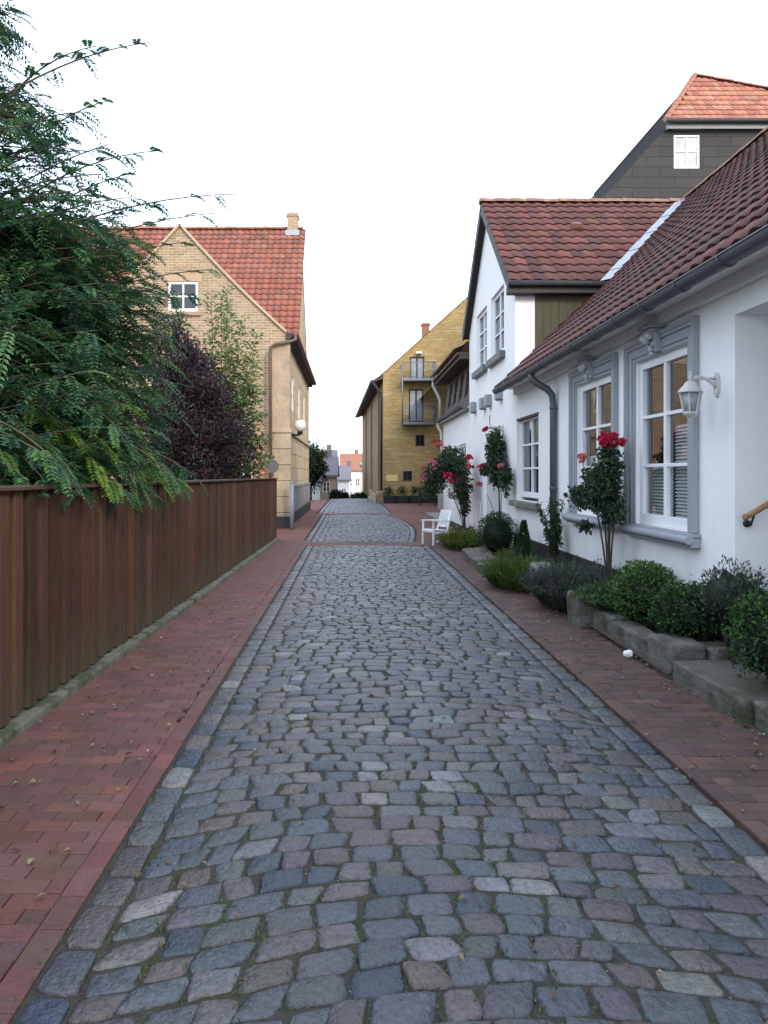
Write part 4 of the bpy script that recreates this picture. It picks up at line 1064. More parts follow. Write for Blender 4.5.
# bench and bicycles in the corner
t = thing('storage_bench', 'black slatted bench in the corner between yellow warehouse and low house', 'bench', (4.1,39.6,0))
mb = MB(); mb.box(3.55,4.45,39.6,40.1,.38,.43); mb.build('seat', M['black'], t, bevel=.01)
mb = MB()
for k in range(4): mb.box(3.55,4.45,40.08,40.11,.5+k*.12,.59+k*.12)
mb.build('backrest', M['black'], t, bevel=.01)
for (x, y) in ((3.6,39.65),(4.4,39.65),(3.6,40.05),(4.4,40.05)): mb = MB(); mb.box(x-.03,x+.03,y-.03,y+.03,0,.38 if y < 40 else .95); mb.build('leg', M['black'], t)
def bicycle(x, y, rz, label):
    t = thing('bicycle', label, 'bicycle', (x,y,0), 'bicycles parked by the low house'); t.rotation_euler[2] = rz
    O = V((x,y,0)); P = lambda a, z, s=0: O+V((a, s, z))
    for cx in (-.52,.52):
        mb = MB(); n = 28; r0 = .33; pts = [P(cx+math.cos(2*math.pi*k/n)*r0, .35+math.sin(2*math.pi*k/n)*r0) for k in range(n+1)]; mb.tube(pts,.02,6,caps=False); wl = mb.build('wheel', M['rubber'], t)
        mb = MB()
        for k in range(12): a = math.pi*k/6; mb.tube([P(cx,.35), P(cx+math.cos(a)*r0,.35+math.sin(a)*r0)],.003,3)
        mb.build('spokes', M['iron'], wl)
    mb = MB(); S = P(-.15,.85); B = P(-.08,.32); H = P(.36,.88); H2 = P(.4,.72); F = P(.52,.35); Rr = P(-.52,.35)
    for a, b in ((S,B),(B,H2),(P(-.13,.75),H),(H,F),(Rr,B),(Rr,P(-.13,.75))): mb.tube([a,b],.017,6)
    mb.build('bike_frame', M['black'], t)
    mb = MB(); mb.tube([H,P(.34,1.02)],.014,6); mb.tube([P(.2,1.06,-.28),P(.32,1.04,-.2),P(.36,1.02,0),P(.32,1.04,.2),P(.2,1.06,.28)],.014,6); mb.build('handlebar', M['iron'], t)
    mb = MB(); mb.hexa([P(-.3,.9,-.09),P(-.02,.9,-.03),P(-.02,.9,.03),P(-.3,.9,.09),P(-.3,.95,-.08),P(-.02,.94,-.02),P(-.02,.94,.02),P(-.3,.95,.08)]); mb.build('saddle', M['rubber'], t, bevel=.02)
    mb = MB(); mb.lathe(P(-.08,.32,-.03),[(.08,0),(.09,.01),(.08,.02)],14,axis='y'); mb.tube([P(-.08,.32,.05),P(0,.2,.06)],.01,5); mb.tube([P(-.08,.32,-.05),P(-.16,.44,-.06)],.01,5); mb.build('crank', M['iron'], t)
bicycle(4.75, 38.6, R(70), 'dark bicycle leaning nearer the black bench')
bicycle(4.45, 36.4, R(100), 'dark bicycle with grey handlebar nearer the grey board gate')
t = thing('board_gate', 'grey weathered board gate beside the low white house', 'gate', (3.9,33,0))
for k in range(2):
    mb = MB()
    for j in range(8): mb.box(3.92,3.95,31.2+k*1.6+j*.19,31.2+k*1.6+j*.19+.18,.08,1.75+.12*math.sin(math.pi*j/7))
    mb.bar((3.97,31.2+k*1.6,.4),(3.97,32.7+k*1.6,.4),.03,.1); mb.bar((3.97,31.2+k*1.6,1.4),(3.97,32.7+k*1.6,1.4),.03,.1); mb.build('gate_leaf', mat('weathered_grey_wood',(.25,.25,.25),.8,.2,3,.15,30), t)
rock(3.0,6.5,26.2,31,-.05,.10,'stone_landing','low stone edged landing at the corner of the low white house','kerb',8,.01,.03,None,'landing',31)

# ------------------------------------------------------------------ GARDEN CHAIR
def chair(x, y, rz, label):
    t = thing('garden_chair', label, 'chair', (x,y,0)); t.rotation_euler[2] = rz; O = V((x,y,0))
    B = lambda mb, a, b, w, h: mb.bar(O+V(a), O+V(b), w, h)
    for sx in (-1,1):
        mb = MB(); B(mb,(sx*.25,-.24,0),(sx*.25,-.23,.64),.045,.045); mb.build('leg', M['whitewood'], t, bevel=.006)
        mb = MB(); B(mb,(sx*.24,.26,0),(sx*.23,.22,.42),.045,.045); mb.build('leg', M['whitewood'], t, bevel=.006)
        mb = MB(); B(mb,(sx*.26,-.28,.66),(sx*.25,.26,.66),.07,.028); B(mb,(sx*.25,-.22,.34),(sx*.24,.24,.34),.03,.05); mb.build('armrest', M['whitewood'], t, bevel=.006)
    mb = MB()
    for k in range(6): B(mb,(-.23,-.21+k*.083,.42-.006*k),(.23,-.21+k*.083,.42-.006*k),.068,.02)
    B(mb,(-.24,-.24,.38),(.24,-.24,.38),.03,.06); mb.build('seat', M['whitewood'], t, bevel=.004)
    mb = MB()
    B(mb,(-.24,.22,.40),(-.23,.36,.9),.045,.03); B(mb,(.24,.22,.40),(.23,.36,.9),.045,.03); B(mb,(-.25,.36,.9),(.25,.36,.9),.03,.08); B(mb,(-.23,.25,.5),(.23,.25,.5),.03,.05)
    for k in range(5): B(mb,(-.16+k*.08,.25,.5),(-.16+k*.08,.355,.88),.045,.016)
    mb.build('backrest', M['whitewood'], t, bevel=.004)
    return t
chair(1.97, 17.75, R(-62), 'white slatted garden armchair at the edge of the brick pavement').scale = (.86,.86,.84)

# ------------------------------------------------------------------ CRUMPLED PAPER
b = bmesh.new(); bmesh.ops.create_icosphere(b, subdivisions=3, radius=.042)
for v in b.verts: v.co = v.co*(1+.28*mn.noise(v.co*45)+.2*mn.noise(v.co*90)); v.co.z *= .75
me = bpy.data.meshes.new('crumpled_paper'); b.to_mesh(me); b.free(); o = bpy.data.objects.new('crumpled_paper', me); col.objects.link(o); o.location = (2.44,6.75,.035); me.materials.append(M['paper'])
tag(o, 'crumpled white paper lying on the right pavement by the stones', 'litter')

# ------------------------------------------------------------------ BIG PINNATE TREE
def frond(mb, p, d, L, npair, ll, lw, c, droop):
    d = d.normalized(); side = d.cross(V((0,0,1)))
    if side.length < .1: side = V((1,0,0))
    side.normalize(); roll = rnd.uniform(-.4,.4); up = side.cross(d)
    side = side*math.cos(roll) + up*math.sin(roll)
    nn = side.cross(d).normalized()
    prev = V(p)
    for i in range(npair):
        s = (i+1.2)/(npair+.7)
        q = p + d*L*s - V((0,0,1))*droop*L*s*s
        taper = 1 - .45*abs(s-.45)*1.6
        for sg in (-1, 1):
            ld = (side*sg*.86 + d*.5 - V((0,0,1))*droop*.5*s + rdir()*.12).normalized()
            leaf(mb, q, ld, (nn+rdir()*.35), ll*taper*rnd.uniform(.85,1.1), lw*taper, (c[0]*rnd.uniform(.8,1.2),c[1]*rnd.uniform(.85,1.15),c[2]), .12)
        mb.bar(prev, q, .0025, .0025, (c[0]*.9,c[1]*.7,c[2]*.6)); prev = q
tree = thing('locust_tree', 'large feathery leaved tree leaning over the near end of the fence', 'tree', (-4.5,7.0,0))
tk = MB(); tr_pts = [(-4.5,7,0),(-4.48,7.0,1.2),(-4.38,7.05,2.6),(-4.4,7.0,4.2),(-4.35,7.0,6.0),(-4.3,7,7.6)]
tk.tube(tr_pts, [.16,.14,.12,.09,.055,.02], 10)
cr = MB(); br = MB()
LEAFG = [(.038,.115,.052),(.055,.14,.055),(.03,.088,.052),(.08,.18,.06),(.045,.125,.07)]
LEAFY = [(.14,.25,.035),(.10,.21,.04)]
def crown_r(z):
    pts = [(1.0,1.6),(1.5,2.35),(2.3,2.75),(3.2,2.65),(3.9,2.55),(4.6,2.1),(5.4,1.75),(6.2,1.6),(7.2,1.0),(8,.5)]
    for (a,b),(c,d) in zip(pts, pts[1:]):
        if a <= z <= c: return b+(d-b)*(z-a)/(c-a)
    return .6
def twig(start, tip, n, sag, pal, fl=.25, leafy=.6, rb=.012):
    start, tip = V(start), V(tip)
    mid = (start+tip)/2 + V((rnd.uniform(-.15,.15),rnd.uniform(-.15,.15),sag))
    pts = curve(start, mid, tip, 10); br.tube(pts, [rb*(1-.8*i/10)+.002 for i in range(11)], 5, caps=False)
    for i in range(n):
        s = 1-leafy + leafy*(i+rnd.random())/n
        k = min(9, int(s*10)); p = pts[k].lerp(pts[k+1], s*10-k); t = (pts[k+1]-pts[k]).normalized()
        sd_ = t.cross(V((0,0,1))).normalized()
        d = t*rnd.uniform(.3,.9) + sd_*rnd.choice((-1,1))*rnd.uniform(.4,1) + V((0,0,rnd.uniform(-.35,.2))) + rdir()*.25
        c = jit(rnd.choice(pal), .25)
        frond(cr, p, d, fl*rnd.uniform(.65,1.15), rnd.choice((9,10,11)), .066, .026, c, rnd.uniform(.15,.6))
NT = 760
for i in range(NT):
    z = rnd.choice((rnd.uniform(1.55,4.0), rnd.uniform(1.5,7.6)))
    th = rnd.gauss(R(-35), R(62)) if rnd.random() < .82 else rnd.uniform(-math.pi, math.pi)
    q = rnd.uniform(.55,1.0)**.6
    r_ = crown_r(z)*q*(1+.12*math.sin(th*5+z*2.1))
    tip = V((-4.4+math.cos(th)*r_, 7.0+math.sin(th)*r_*.95, z))
    if tip.z < 1.62 and tip.x < fx(tip.y)+.15 and tip.x > fx(tip.y)-.35: tip.z = 1.75
    tip.x = min(tip.x, -1.86 - .13*max(0, z-3.2))
    zs = max(.9, min(6.8, z - r_*.35 + rnd.uniform(-.2,.5)))
    st = V((-4.4, 7.0, zs)).lerp(tip, rnd.uniform(.15,.35)); st.z = zs + (tip.z-zs)*.15
    br.tube(curve((-4.4,7.0,zs-.15),(-4.4+.1,7,zs),st,4), [.03,.027,.024,.02,.016], 5, caps=False)
    twig(st, tip, rnd.randint(12,18), rnd.uniform(.2,.5), LEAFY if (rnd.random() < .05) else LEAFG, .35, .8)
# boughs hanging over the fence top with yellower tips, and long thin shoots against the sky
for (sx,sy,sz,tx,ty,tz,n,pal) in ((-2.9,6.2,2.0,-2.02,5.75,1.45,11,LEAFG),(-2.8,6.4,1.95,-1.86,6.5,1.42,12,LEAFY),(-2.7,6.8,1.9,-1.78,7.3,1.36,10,LEAFG),(-2.8,7.0,2.0,-1.7,7.9,1.5,11,LEAFY),
        (-3.0,5.9,2.0,-2.1,5.3,1.56,10,LEAFG),(-2.8,6.6,2.3,-1.9,6.2,2.0,9,LEAFG),(-2.9,6.1,2.3,-2.2,5.9,1.98,5,LEAFY),(-2.7,7.0,2.1,-1.68,7.2,1.62,10,LEAFG),(-2.7,7.4,2.0,-1.75,8.6,1.6,12,LEAFG)):
    twig((sx,sy,sz),(tx,ty,tz), n, .18, pal, .24, .7)
for (tx,ty,tz,n) in ((-1.72,7.0,4.55,6),(-1.95,7.0,4.35,8),(-1.25,7.2,4.05,4),(-1.5,7.1,3.75,8),(-1.05,7.4,4.3,2),(-1.3,7.3,3.55,7),(-2.2,7.0,5.0,7),(-1.9,7.3,5.7,5),(-1.45,7.2,3.3,8),(-2.3,7,5.5,6)):
    twig((-3.3,7.0,tz-.75),(tx,ty,tz), n+5, .28, LEAFG, .2, .9, .011)
for i in range(230):
    y = rnd.uniform(5.9,8.3); z = rnd.uniform(1.72,3.9); x = rnd.uniform(-3.2,-1.88-.1*max(0,z-3))
    tip = V((x,y,z)); st = V((-4.2,7.0,z-.5)).lerp(tip, .3)
    twig(st, tip, rnd.randint(13,18), .22, LEAFY if rnd.random() < .04 else LEAFG, .33, .78)
for i in range(26):
    y = rnd.uniform(5.2,8.4); pal = LEAFY if rnd.random() < .3 else (LEAFG+LEAFY[1:] if rnd.random() < .5 else LEAFG)
    twig((-2.9,y-.2,rnd.uniform(1.9,2.3)), (fx(y)+rnd.uniform(-.12,.16),y+rnd.uniform(-.1,.3),rnd.uniform(1.42,1.8)), rnd.randint(9,14), .2, pal, .23, .7)
tr_o = tk.build('trunk', M['bark'], tree); br.build('branches', M['bark'], tree); cr.build('crown', M['leaf'], tree)

t = thing('garden_shrub', 'dense dark green shrub mass low behind the feathery tree and fence', 'shrub', (-5.6,9.4,0))
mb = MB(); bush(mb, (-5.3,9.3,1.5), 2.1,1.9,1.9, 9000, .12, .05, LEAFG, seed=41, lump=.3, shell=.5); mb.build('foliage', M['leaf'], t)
mb = MB(); mb.tube([(-5.3,9.3,0),(-5.3,9.3,1.2)],[.1,.06],8); mb.build('stem', M['bark'], t)
# ------------------------------------------------------------------ PURPLE PLUM AND PALE SAPLINGS
PUR = [(.032,.014,.024),(.045,.018,.028),(.024,.014,.028),(.055,.028,.032),(.03,.026,.045)]
pt_ = thing('purple_plum_tree', 'dark purple leaved bushy tree behind the fence before the brick house', 'tree', (-3.3,15,0))
mb = MB(); st = MB()
for i in range(230):
    th = rnd.uniform(0,2*math.pi); ph = rnd.uniform(0,1)
    z = 1.2+3.9*ph**1.15; r_ = (1.8*(1-((z-2.3)/3.1)**2) if z > 2.3 else 1.8)*rnd.uniform(.45,1)
    if r_ < .1: r_ = .1
    tip = V((-3.15+math.cos(th)*r_*.92, 15+math.sin(th)*r_, z)); tip.x = min(tip.x, fx(15)-.05+.2*(z > 1.8)); tip.z = min(tip.z, max(1.3, 4.5-(tip.x+3.3)*1.5))
    b0 = V((-3.3,15,max(.3,z*.45))); pts = curve(b0, (b0+tip)/2+V((0,0,.35)), tip, 6); st.tube(pts, [.018-.0025*k for k in range(7)], 4, caps=False)
    for k in range(150):
        s = rnd.random()**.6; q = pts[min(5,int(s*6))].lerp(pts[min(6,int(s*6)+1)], (s*6)%1)+rdir()*rnd.uniform(0,.26)
        leaf(mb, q, (rdir()+V((0,0,-.2))).normalized(), (rdir()+V((0,0,.8))), rnd.uniform(.06,.10), rnd.uniform(.035,.05), jit(rnd.choice(PUR if rnd.random() > .06 else LEAFG), .35))
st.tube([(-3.3,15,0),(-3.32,15,.8),(-3.25,15,2.2)],[.09,.07,.04],8)
st.build('trunk', M['bark'], pt_); mb.build('crown', M['leaf'], pt_)
SAP = [(.15,.23,.07),(.2,.27,.08),(.11,.18,.06),(.14,.19,.085),(.23,.27,.11)]
sp_ = thing('green_sapling', 'loose pale green sapling of upright shoots in front of the brick gable', 'tree', (-3.0,17,0))
mb = MB(); st = MB()
tips = [(-2.72,5.45),(-2.85,5.3),(-3.0,4.7),(-2.5,5.4),(-2.45,4.9),(-2.2,4.9),(-2.02,4.75),(-2.3,4.2),(-1.95,4.2),(-1.9,3.9),(-1.86,3.5),(-2.0,3.4),(-1.85,2.9),(-1.84,2.5),(-2.1,2.5),(-2.3,3.2),(-2.6,4.3),(-1.72,1.98),(-3.9,5.6),(-2.75,3.6),(-2.2,3.7),(-1.98,2.2),(-2.4,2.4),(-2.6,2.9),(-2.05,3.0)]
for (x, z) in tips:
    y = 16.2+rnd.uniform(-.6,.8); b0 = V((-2.9+rnd.uniform(-.1,.1),17,.4)); tip = V((x,y,z))
    pts = curve(b0, V((b0.x+(x-b0.x)*.25, 17, z*.55)), tip, 12); st.tube(pts, [.02-.0014*k for k in range(13)], 4, caps=False)
    for k in range(300):
        s = .3+.7*rnd.random(); i_ = min(11,int(s*12)); q = pts[i_].lerp(pts[i_+1], s*12-i_)
        t = (pts[i_+1]-pts[i_]).normalized(); o_ = t.cross(rdir()).normalized()
        leaf(mb, q+o_*rnd.uniform(0,.12), (o_+t*.5).normalized(), V((0,0,1))+rdir()*.4, rnd.uniform(.08,.15), rnd.uniform(.05,.08), jit(rnd.choice(SAP),.25))
st.tube([(-2.9,17,0),(-2.9,17,.6)],[.05,.04],6)
st.build('trunk', M['bark'], sp_); mb.build('crown', M['leaf'], sp_)

# ------------------------------------------------------------------ PLANTS OF THE BED
BOX = [(.06,.15,.03),(.08,.18,.036),(.048,.12,.03),(.10,.2,.045)]
DARK = [(.026,.065,.026),(.034,.08,.03),(.022,.05,.024)]
GRS = [(.07,.12,.025),(.09,.14,.03),(.05,.095,.025),(.11,.15,.04)]
SIL = [(.085,.125,.085),(.10,.145,.10),(.07,.105,.07),(.06,.085,.06)]
LAV = [(.06,.10,.055),(.09,.085,.11),(.05,.09,.04),(.13,.10,.16),(.085,.13,.05)]
def shrub(name, label, c, r, n, L, W, pal, grp=None, stem=True, **kw):
    t = thing(name, label, 'shrub', (c[0],c[1],0), grp)
    mb = MB(); bush(mb, c, r[0], r[1], r[2], n, L, W, pal, **kw)
    fo = mb.build('foliage', M['leaf'], t)
    if stem:
        mb = MB()
        for k in range(4): 
            a = k*1.6; mb.tube([(c[0]+.02*math.cos(a),c[1]+.02*math.sin(a),.02),(c[0]+r[0]*.5*math.cos(a),c[1]+r[1]*.5*math.sin(a),c[2])],[.014,.006],5)
        mb.build('stem', M['rosewood'], t)
    return t
BXG = 'clipped green shrubs in the flower bed'
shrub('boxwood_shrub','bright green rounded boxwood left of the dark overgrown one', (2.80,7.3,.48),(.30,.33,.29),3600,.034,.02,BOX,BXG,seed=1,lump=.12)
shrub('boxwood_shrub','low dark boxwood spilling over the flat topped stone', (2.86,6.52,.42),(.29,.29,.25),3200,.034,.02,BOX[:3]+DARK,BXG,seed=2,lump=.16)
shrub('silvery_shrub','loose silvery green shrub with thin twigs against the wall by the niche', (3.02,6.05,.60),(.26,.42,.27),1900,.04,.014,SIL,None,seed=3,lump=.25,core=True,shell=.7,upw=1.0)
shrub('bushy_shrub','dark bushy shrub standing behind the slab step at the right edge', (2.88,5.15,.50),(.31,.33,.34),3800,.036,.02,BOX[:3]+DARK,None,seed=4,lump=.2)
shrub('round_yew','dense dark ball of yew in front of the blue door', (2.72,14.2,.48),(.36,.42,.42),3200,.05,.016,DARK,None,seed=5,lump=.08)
t = thing('dwarf_conifer','small pointed conifer between the round yew and the tall leafy shrub','shrub',(2.82,12.5,0))
mb = MB()
for k in range(1300):
    h = rnd.random(); a = rnd.uniform(0,6.28); r_ = .15*(1-h)**.8*rnd.uniform(.6,1.05); d = V((math.cos(a),math.sin(a),1.2)).normalized()
    leaf(mb, V((2.82+math.cos(a)*r_,12.5+math.sin(a)*r_,.18+h*.66)), d, rdir(), .06,.018, jit(rnd.choice(DARK+BOX[2:3]),.3))
mb.build('foliage', M['leaf'], t); mb = MB(); mb.tube([(2.82,12.5,.05),(2.82,12.5,.7)],[.02,.006],6); mb.build('stem', M['rosewood'], t)
# tall leafy dark shrub against the downpipe
t = thing('leafy_shrub','tall loose dark leaved shrub below the grey downpipe','shrub',(2.88,11.0,0))
mb = MB(); st = MB()
for k in range(26):
    a = rnd.uniform(0,6.28); z = rnd.uniform(.7,1.32); r_ = rnd.uniform(.05,.27); tip = (2.88+math.cos(a)*r_*.8,11.0+math.sin(a)*r_*1.5,z); pts = curve((2.9,11,.1),(2.9,11,z*.6),tip,6); st.tube(pts,[.009-.001*i for i in range(7)],4,caps=False)
    for j in range(42):
        s = .2+.8*rnd.random(); i_ = min(5,int(s*6)); q = pts[i_].lerp(pts[i_+1],s*6-i_); leaf(mb,q,(rdir()+V((0,0,-.35))).normalized(),V((0,0,1))+rdir()*.5,rnd.uniform(.06,.1),rnd.uniform(.022,.034),jit(rnd.choice(DARK+[(.04,.075,.03)]),.35))
st.build('stem', M['rosewood'], t); mb.build('foliage', M['leaf'], t)
# grassy / flowering low plants
def tuft(name, label, c, rx, ry, h, n, pal, wd=.008, cat='plant', lean=.6, flowers=None):
    t = thing(name, label, cat, (c[0],c[1],0)); mb = MB()
    for k in range(n):
        a = rnd.uniform(0,6.28); q = math.sqrt(rnd.random()); p = V((c[0]+math.cos(a)*rx*q*.75, c[1]+math.sin(a)*ry*q*.75, c[2]))
        hh = h*rnd.uniform(.5,1.05)*(1-.35*q*q); d = V((math.cos(a)*q*lean+rnd.uniform(-.25,.25), math.sin(a)*q*lean+rnd.uniform(-.25,.25), 1)).normalized()
        m = p+d*hh*.6; tip = m+(d+V((d.x*.8,d.y*.8,-.35))).normalized()*hh*.5; s = d.cross(V((0,0,1)))
        s = s.normalized()*wd if s.length > .01 else V((wd,0,0)); cc = jit(rnd.choice(pal),.35)
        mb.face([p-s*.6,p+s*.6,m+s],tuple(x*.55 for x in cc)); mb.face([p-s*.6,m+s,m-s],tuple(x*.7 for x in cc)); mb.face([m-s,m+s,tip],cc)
        for j in range(3):
            f = rnd.uniform(.3,1); q_ = p.lerp(m, f) if rnd.random() < .5 else m.lerp(tip, f)
            leaf(mb, q_, (rdir()+d).normalized(), rdir(), wd*rnd.uniform(3,5.5), wd*1.6, jit(rnd.choice(pal),.3))
    mb.build('foliage', M['leaf'], t)
    if flowers:
        for k in range(flowers[1]):
            a = rnd.uniform(0,6.28); q = rnd.random()*.8
            blossom('blossom',(c[0]+math.cos(a)*rx*q,c[1]+math.sin(a)*ry*q,c[2]+h*rnd.uniform(.75,1.0)),flowers[2],flowers[0],t,9)
    return t
tuft('grassy_plant','bright green spreading grassy plant left of the pale pillar stone',(2.42,11.05,.02),.52,.95,.5,1500,GRS,.009)
tuft('grassy_plant','yellow green flowering clump beside the white garden chair',(2.45,16.9,.02),.5,1.2,.42,1000,GRS+[(.2,.2,.03)],.011,flowers=((.6,.45,.04),7,.03))
tuft('lavender_plant','dull purple grey lavender bush between pillar stone and upright block',(2.58,9.25,.05),.38,.7,.56,1900,LAV,.008)
tuft('lavender_plant','purple heather like clump below the rose tree stem',(2.86,8.75,.15),.3,.8,.48,1200,LAV,.008)
tuft('trailing_plant','low green trailing ground cover above the upright tall block',(2.72,8.1,.24),.3,.55,.26,1000,BOX+SIL,.010,lean=1.3)
tuft('low_weeds','small clump of green weeds on the soil by the flat slab',(2.8,13.3,.1),.3,.6,.25,420,GRS,.008)
tuft('low_fern','dark ferny clump at the foot of the rose bush',(2.85,18.6,.02),.3,1.0,.4,500,DARK+GRS[:1],.010)

RED = (.52,.03,.075); PINK = (.62,.17,.24)
def rose(name, label, base, stems, fol, blos, leafn, L=.07, pal=None):
    t = thing(name, label, 'rose', (base[0],base[1],0)); st = MB(); mb = MB(); pal = pal or [(.03,.06,.03),(.04,.075,.032),(.024,.05,.03),(.055,.085,.035)]
    for (x,y,z) in stems:
        pts = curve(base,(base[0]+(x-base[0])*.15,base[1]+(y-base[1])*.15,base[2]+(z-base[2])*.6),(x,y,z),8); st.tube(pts,[.014-.0011*k for k in range(9)],5,caps=False)
    for (c, r, n) in fol:
        for k in range(int(n*2.3)):
            d = rdir()*rnd.random()**.45; p = V((c[0]+d.x*r[0],c[1]+d.y*r[1],c[2]+d.z*r[2]))
            for j in range(3):
                leaf(mb, p+rdir()*.03,(rdir()+V((0,0,-.3))).normalized(),(V((-.4,-.3,1))+rdir()*.6),L*rnd.uniform(.7,1.15),L*.62*rnd.uniform(.8,1.1),jit(rnd.choice(pal),.35))
    st.build('stem', M['rosewood'], t); mb.build('foliage', M['leaf'], t)
    for (c, r, n, cl, br_) in blos:
        for k in range(n):
            d = rdir()*rnd.random()**.5
            blossom('blossom',(c[0]+d.x*r[0],c[1]+d.y*r[1],c[2]+d.z*r[2]),br_,cl,t,18 if br_ > .045 else 12)
    return t
rose('rose_tree','tall slender standard rose with crimson blossom cluster between the grey windows',(2.84,8.45,.15),
     [(2.82,8.45,1.95),(2.80,8.75,1.9),(2.70,8.95,1.75),(2.9,8.2,1.7),(2.78,8.6,1.6),(2.85,8.4,1.3)],
     [((2.80,8.55,1.42),(.20,.34,.27),150),((2.84,8.42,1.72),(.12,.18,.24),55),((2.70,9.05,1.35),(.1,.28,.15),34),((2.86,8.35,1.2),(.12,.25,.14),40),((2.72,8.85,1.02),(.06,.2,.06),14),((2.78,8.8,1.6),(.1,.2,.14),26)],
     [((2.84,8.36,1.97),(.10,.17,.11),30,RED,.05),((2.73,9.0,1.78),(.06,.13,.05),9,(.55,.16,.13),.035)],0)
rose('climbing_rose','dark climbing rose with few red blossoms beside the blue door',(2.92,15.0,.15),
     [(2.95,15.6,2.45),(2.9,15.2,2.3),(2.9,14.6,1.5),(2.88,16.2,1.2),(2.95,15.3,1.6)],
     [((2.9,15.45,2.15),(.16,.42,.38),150),((2.9,15.2,1.72),(.16,.42,.38),150),((2.92,14.5,1.55),(.1,.25,.35),45),((2.85,16.1,1.72),(.12,.3,.15),25)],
     [((2.8,15.95,2.55),(.06,.2,.08),5,RED,.055),((2.75,16.2,1.75),(.06,.2,.1),6,RED,.055),((2.82,14.35,1.75),(.04,.05,.04),3,PINK,.05),((2.75,16.3,1.4),(.05,.2,.06),3,PINK,.06)],0,.085)
rose('rose_bush','big arching rose bush with many pink red blossoms in front of the low white house',(2.78,18.6,.05),
     [(2.6,19.0,2.2),(2.2,19.2,2.3),(2.7,18.0,2.2),(2.0,19.5,1.9),(2.4,18.4,1.6),(2.85,19.6,2.1)],
     [((2.5,18.9,1.85),(.42,.7,.45),300),((2.15,19.3,1.55),(.28,.5,.5),130),((2.68,18.4,1.4),(.25,.4,.4),130),((2.72,18.3,.95),(.12,.22,.35),60),((1.98,19.6,1.4),(.18,.4,.45),70)],
     [((2.25,19.0,2.35),(.3,.3,.12),5,RED,.055),((2.35,18.2,1.55),(.25,.3,.12),10,RED,.06),((2.15,18.8,1.85),(.25,.4,.25),10,PINK,.05),((1.85,19.5,1.5),(.12,.4,.35),9,PINK,.06),((2.75,17.9,1.9),(.1,.2,.3),5,RED,.07)],0,.085)
t = thing('window_box','white flowers in a narrow box on the low white house wall','planter',(2.95,21.3,1.0))
mb = MB(); mb.box(2.86,3.08,20.3,22.4,.92,1.10); mb.build('box', M['kerb'], t, bevel=.01)
mb = MB()
for k in range(260): leaf(mb, V((2.95+rnd.uniform(-.14,.12),rnd.uniform(20.2,22.5),1.1+rnd.uniform(-.12,.3))),rdir(),rdir(),.09,.07,jit((.7,.7,.68) if rnd.random()<.55 else GRS[1],.15))
mb.build('foliage', M['petal'], t)
t = thing('plant_ladder','small white trellis ladder leaning behind the rose bush stem','trellis',(3.0,18.1,0))
mb = MB()
for y in (17.95,18.25): mb.bar((2.98,y,.0),(3.06,y,1.0),.025,.025)
for k in range(5): mb.bar((2.985+.016*k,17.95,.15+.19*k),(2.985+.016*k,18.25,.15+.19*k),.02,.02)
mb.build('ladder', M['oldwhite'], t)

# ------------------------------------------------------------------ FAR HOUSES DOWN THE STREET
def farhouse(name, label, x0, x1, Y, dep, zb, ze, zt, wm, rm, wins, gable=True):
    t = thing(name, label, 'house', ((x0+x1)/2,Y,zb)); P = lambda u,z,d: (u,Y+d,z); xa = (x0+x1)/2
    mb = MB(); facade(mb,P,x0,x1,zb,(lambda u: ze+(zt-ze)*(1-abs(u-xa)/(xa-x0))) if gable else (lambda u: ze),[w+(.15,) for w in wins],.15,extra=(xa,))
    for x in (x0,x1): mb.face([(x,Y,zb),(x,Y+dep,zb),(x,Y+dep,ze),(x,Y,ze)])
    if not gable:
        ym = Y+dep/2
        for x in (x0,x1): mb.face([(x,Y,ze),(x,Y+dep,ze),(x,ym,zt)])
    mb.build('wall', wm, t)
    mb = MB(); e = .25
    if gable:
        k = (zt-ze)/(xa-x0)
        for s, xx in ((-1,x0),(1,x1)): mb.hexa([(xx+s*e,Y-.2,ze-k*e),(xa,Y-.2,zt),(xa,Y+dep+.2,zt),(xx+s*e,Y+dep+.2,ze-k*e),(xx+s*e,Y-.2,ze-k*e+.15),(xa,Y-.2,zt+.15),(xa,Y+dep+.2,zt+.15),(xx+s*e,Y+dep+.2,ze-k*e+.15)])
    else:
        ym = Y+dep/2; k = (zt-ze)/(dep/2)
        for s, yy in ((-1,Y),(1,Y+dep)): mb.hexa([(x0-.2,yy+s*e,ze-k*e),(x1+.2,yy+s*e,ze-k*e),(x1+.2,ym,zt),(x0-.2,ym,zt),(x0-.2,yy+s*e,ze-k*e+.15),(x1+.2,yy+s*e,ze-k*e+.15),(x1+.2,ym,zt+.15),(x0-.2,ym,zt+.15)])
    rf = mb.build('roof', rm, t); mb = MB(); mb.box(xa+.3,xa+.8,Y+dep*.5,Y+dep*.5+.5,zt-.4,zt+.7); mb.build('chimney', rm, rf)
    for w_ in wins: window(t,P,w_[0],w_[1],w_[2],w_[3],.08,2,2,M['whitewood'],M['darkglass'],.09,.06)
    return t
farhouse('far_cottage','small pale cottage with grey purple tiled roof at the crest of the street',-3.6,-1.15,62,7,-.6,1.55,3.0,M['fartan'],M['fargrey'],[(-2.2,-1.6,.2,1.1)],False)
farhouse('far_cottage','low white cottage wall behind the round tree on the far left',-6.5,-2.3,59,3,-.5,1.15,2.2,M['farwhite'],M['fargrey'],[(-3.1,-2.6,.0,.8)],False)
farhouse('far_house','dark grey roofed house rising behind the small pale cottage',-3.9,-1.45,74,8,-1.2,2.2,4.0,M['fargrey'],M['fargrey'],[],False)
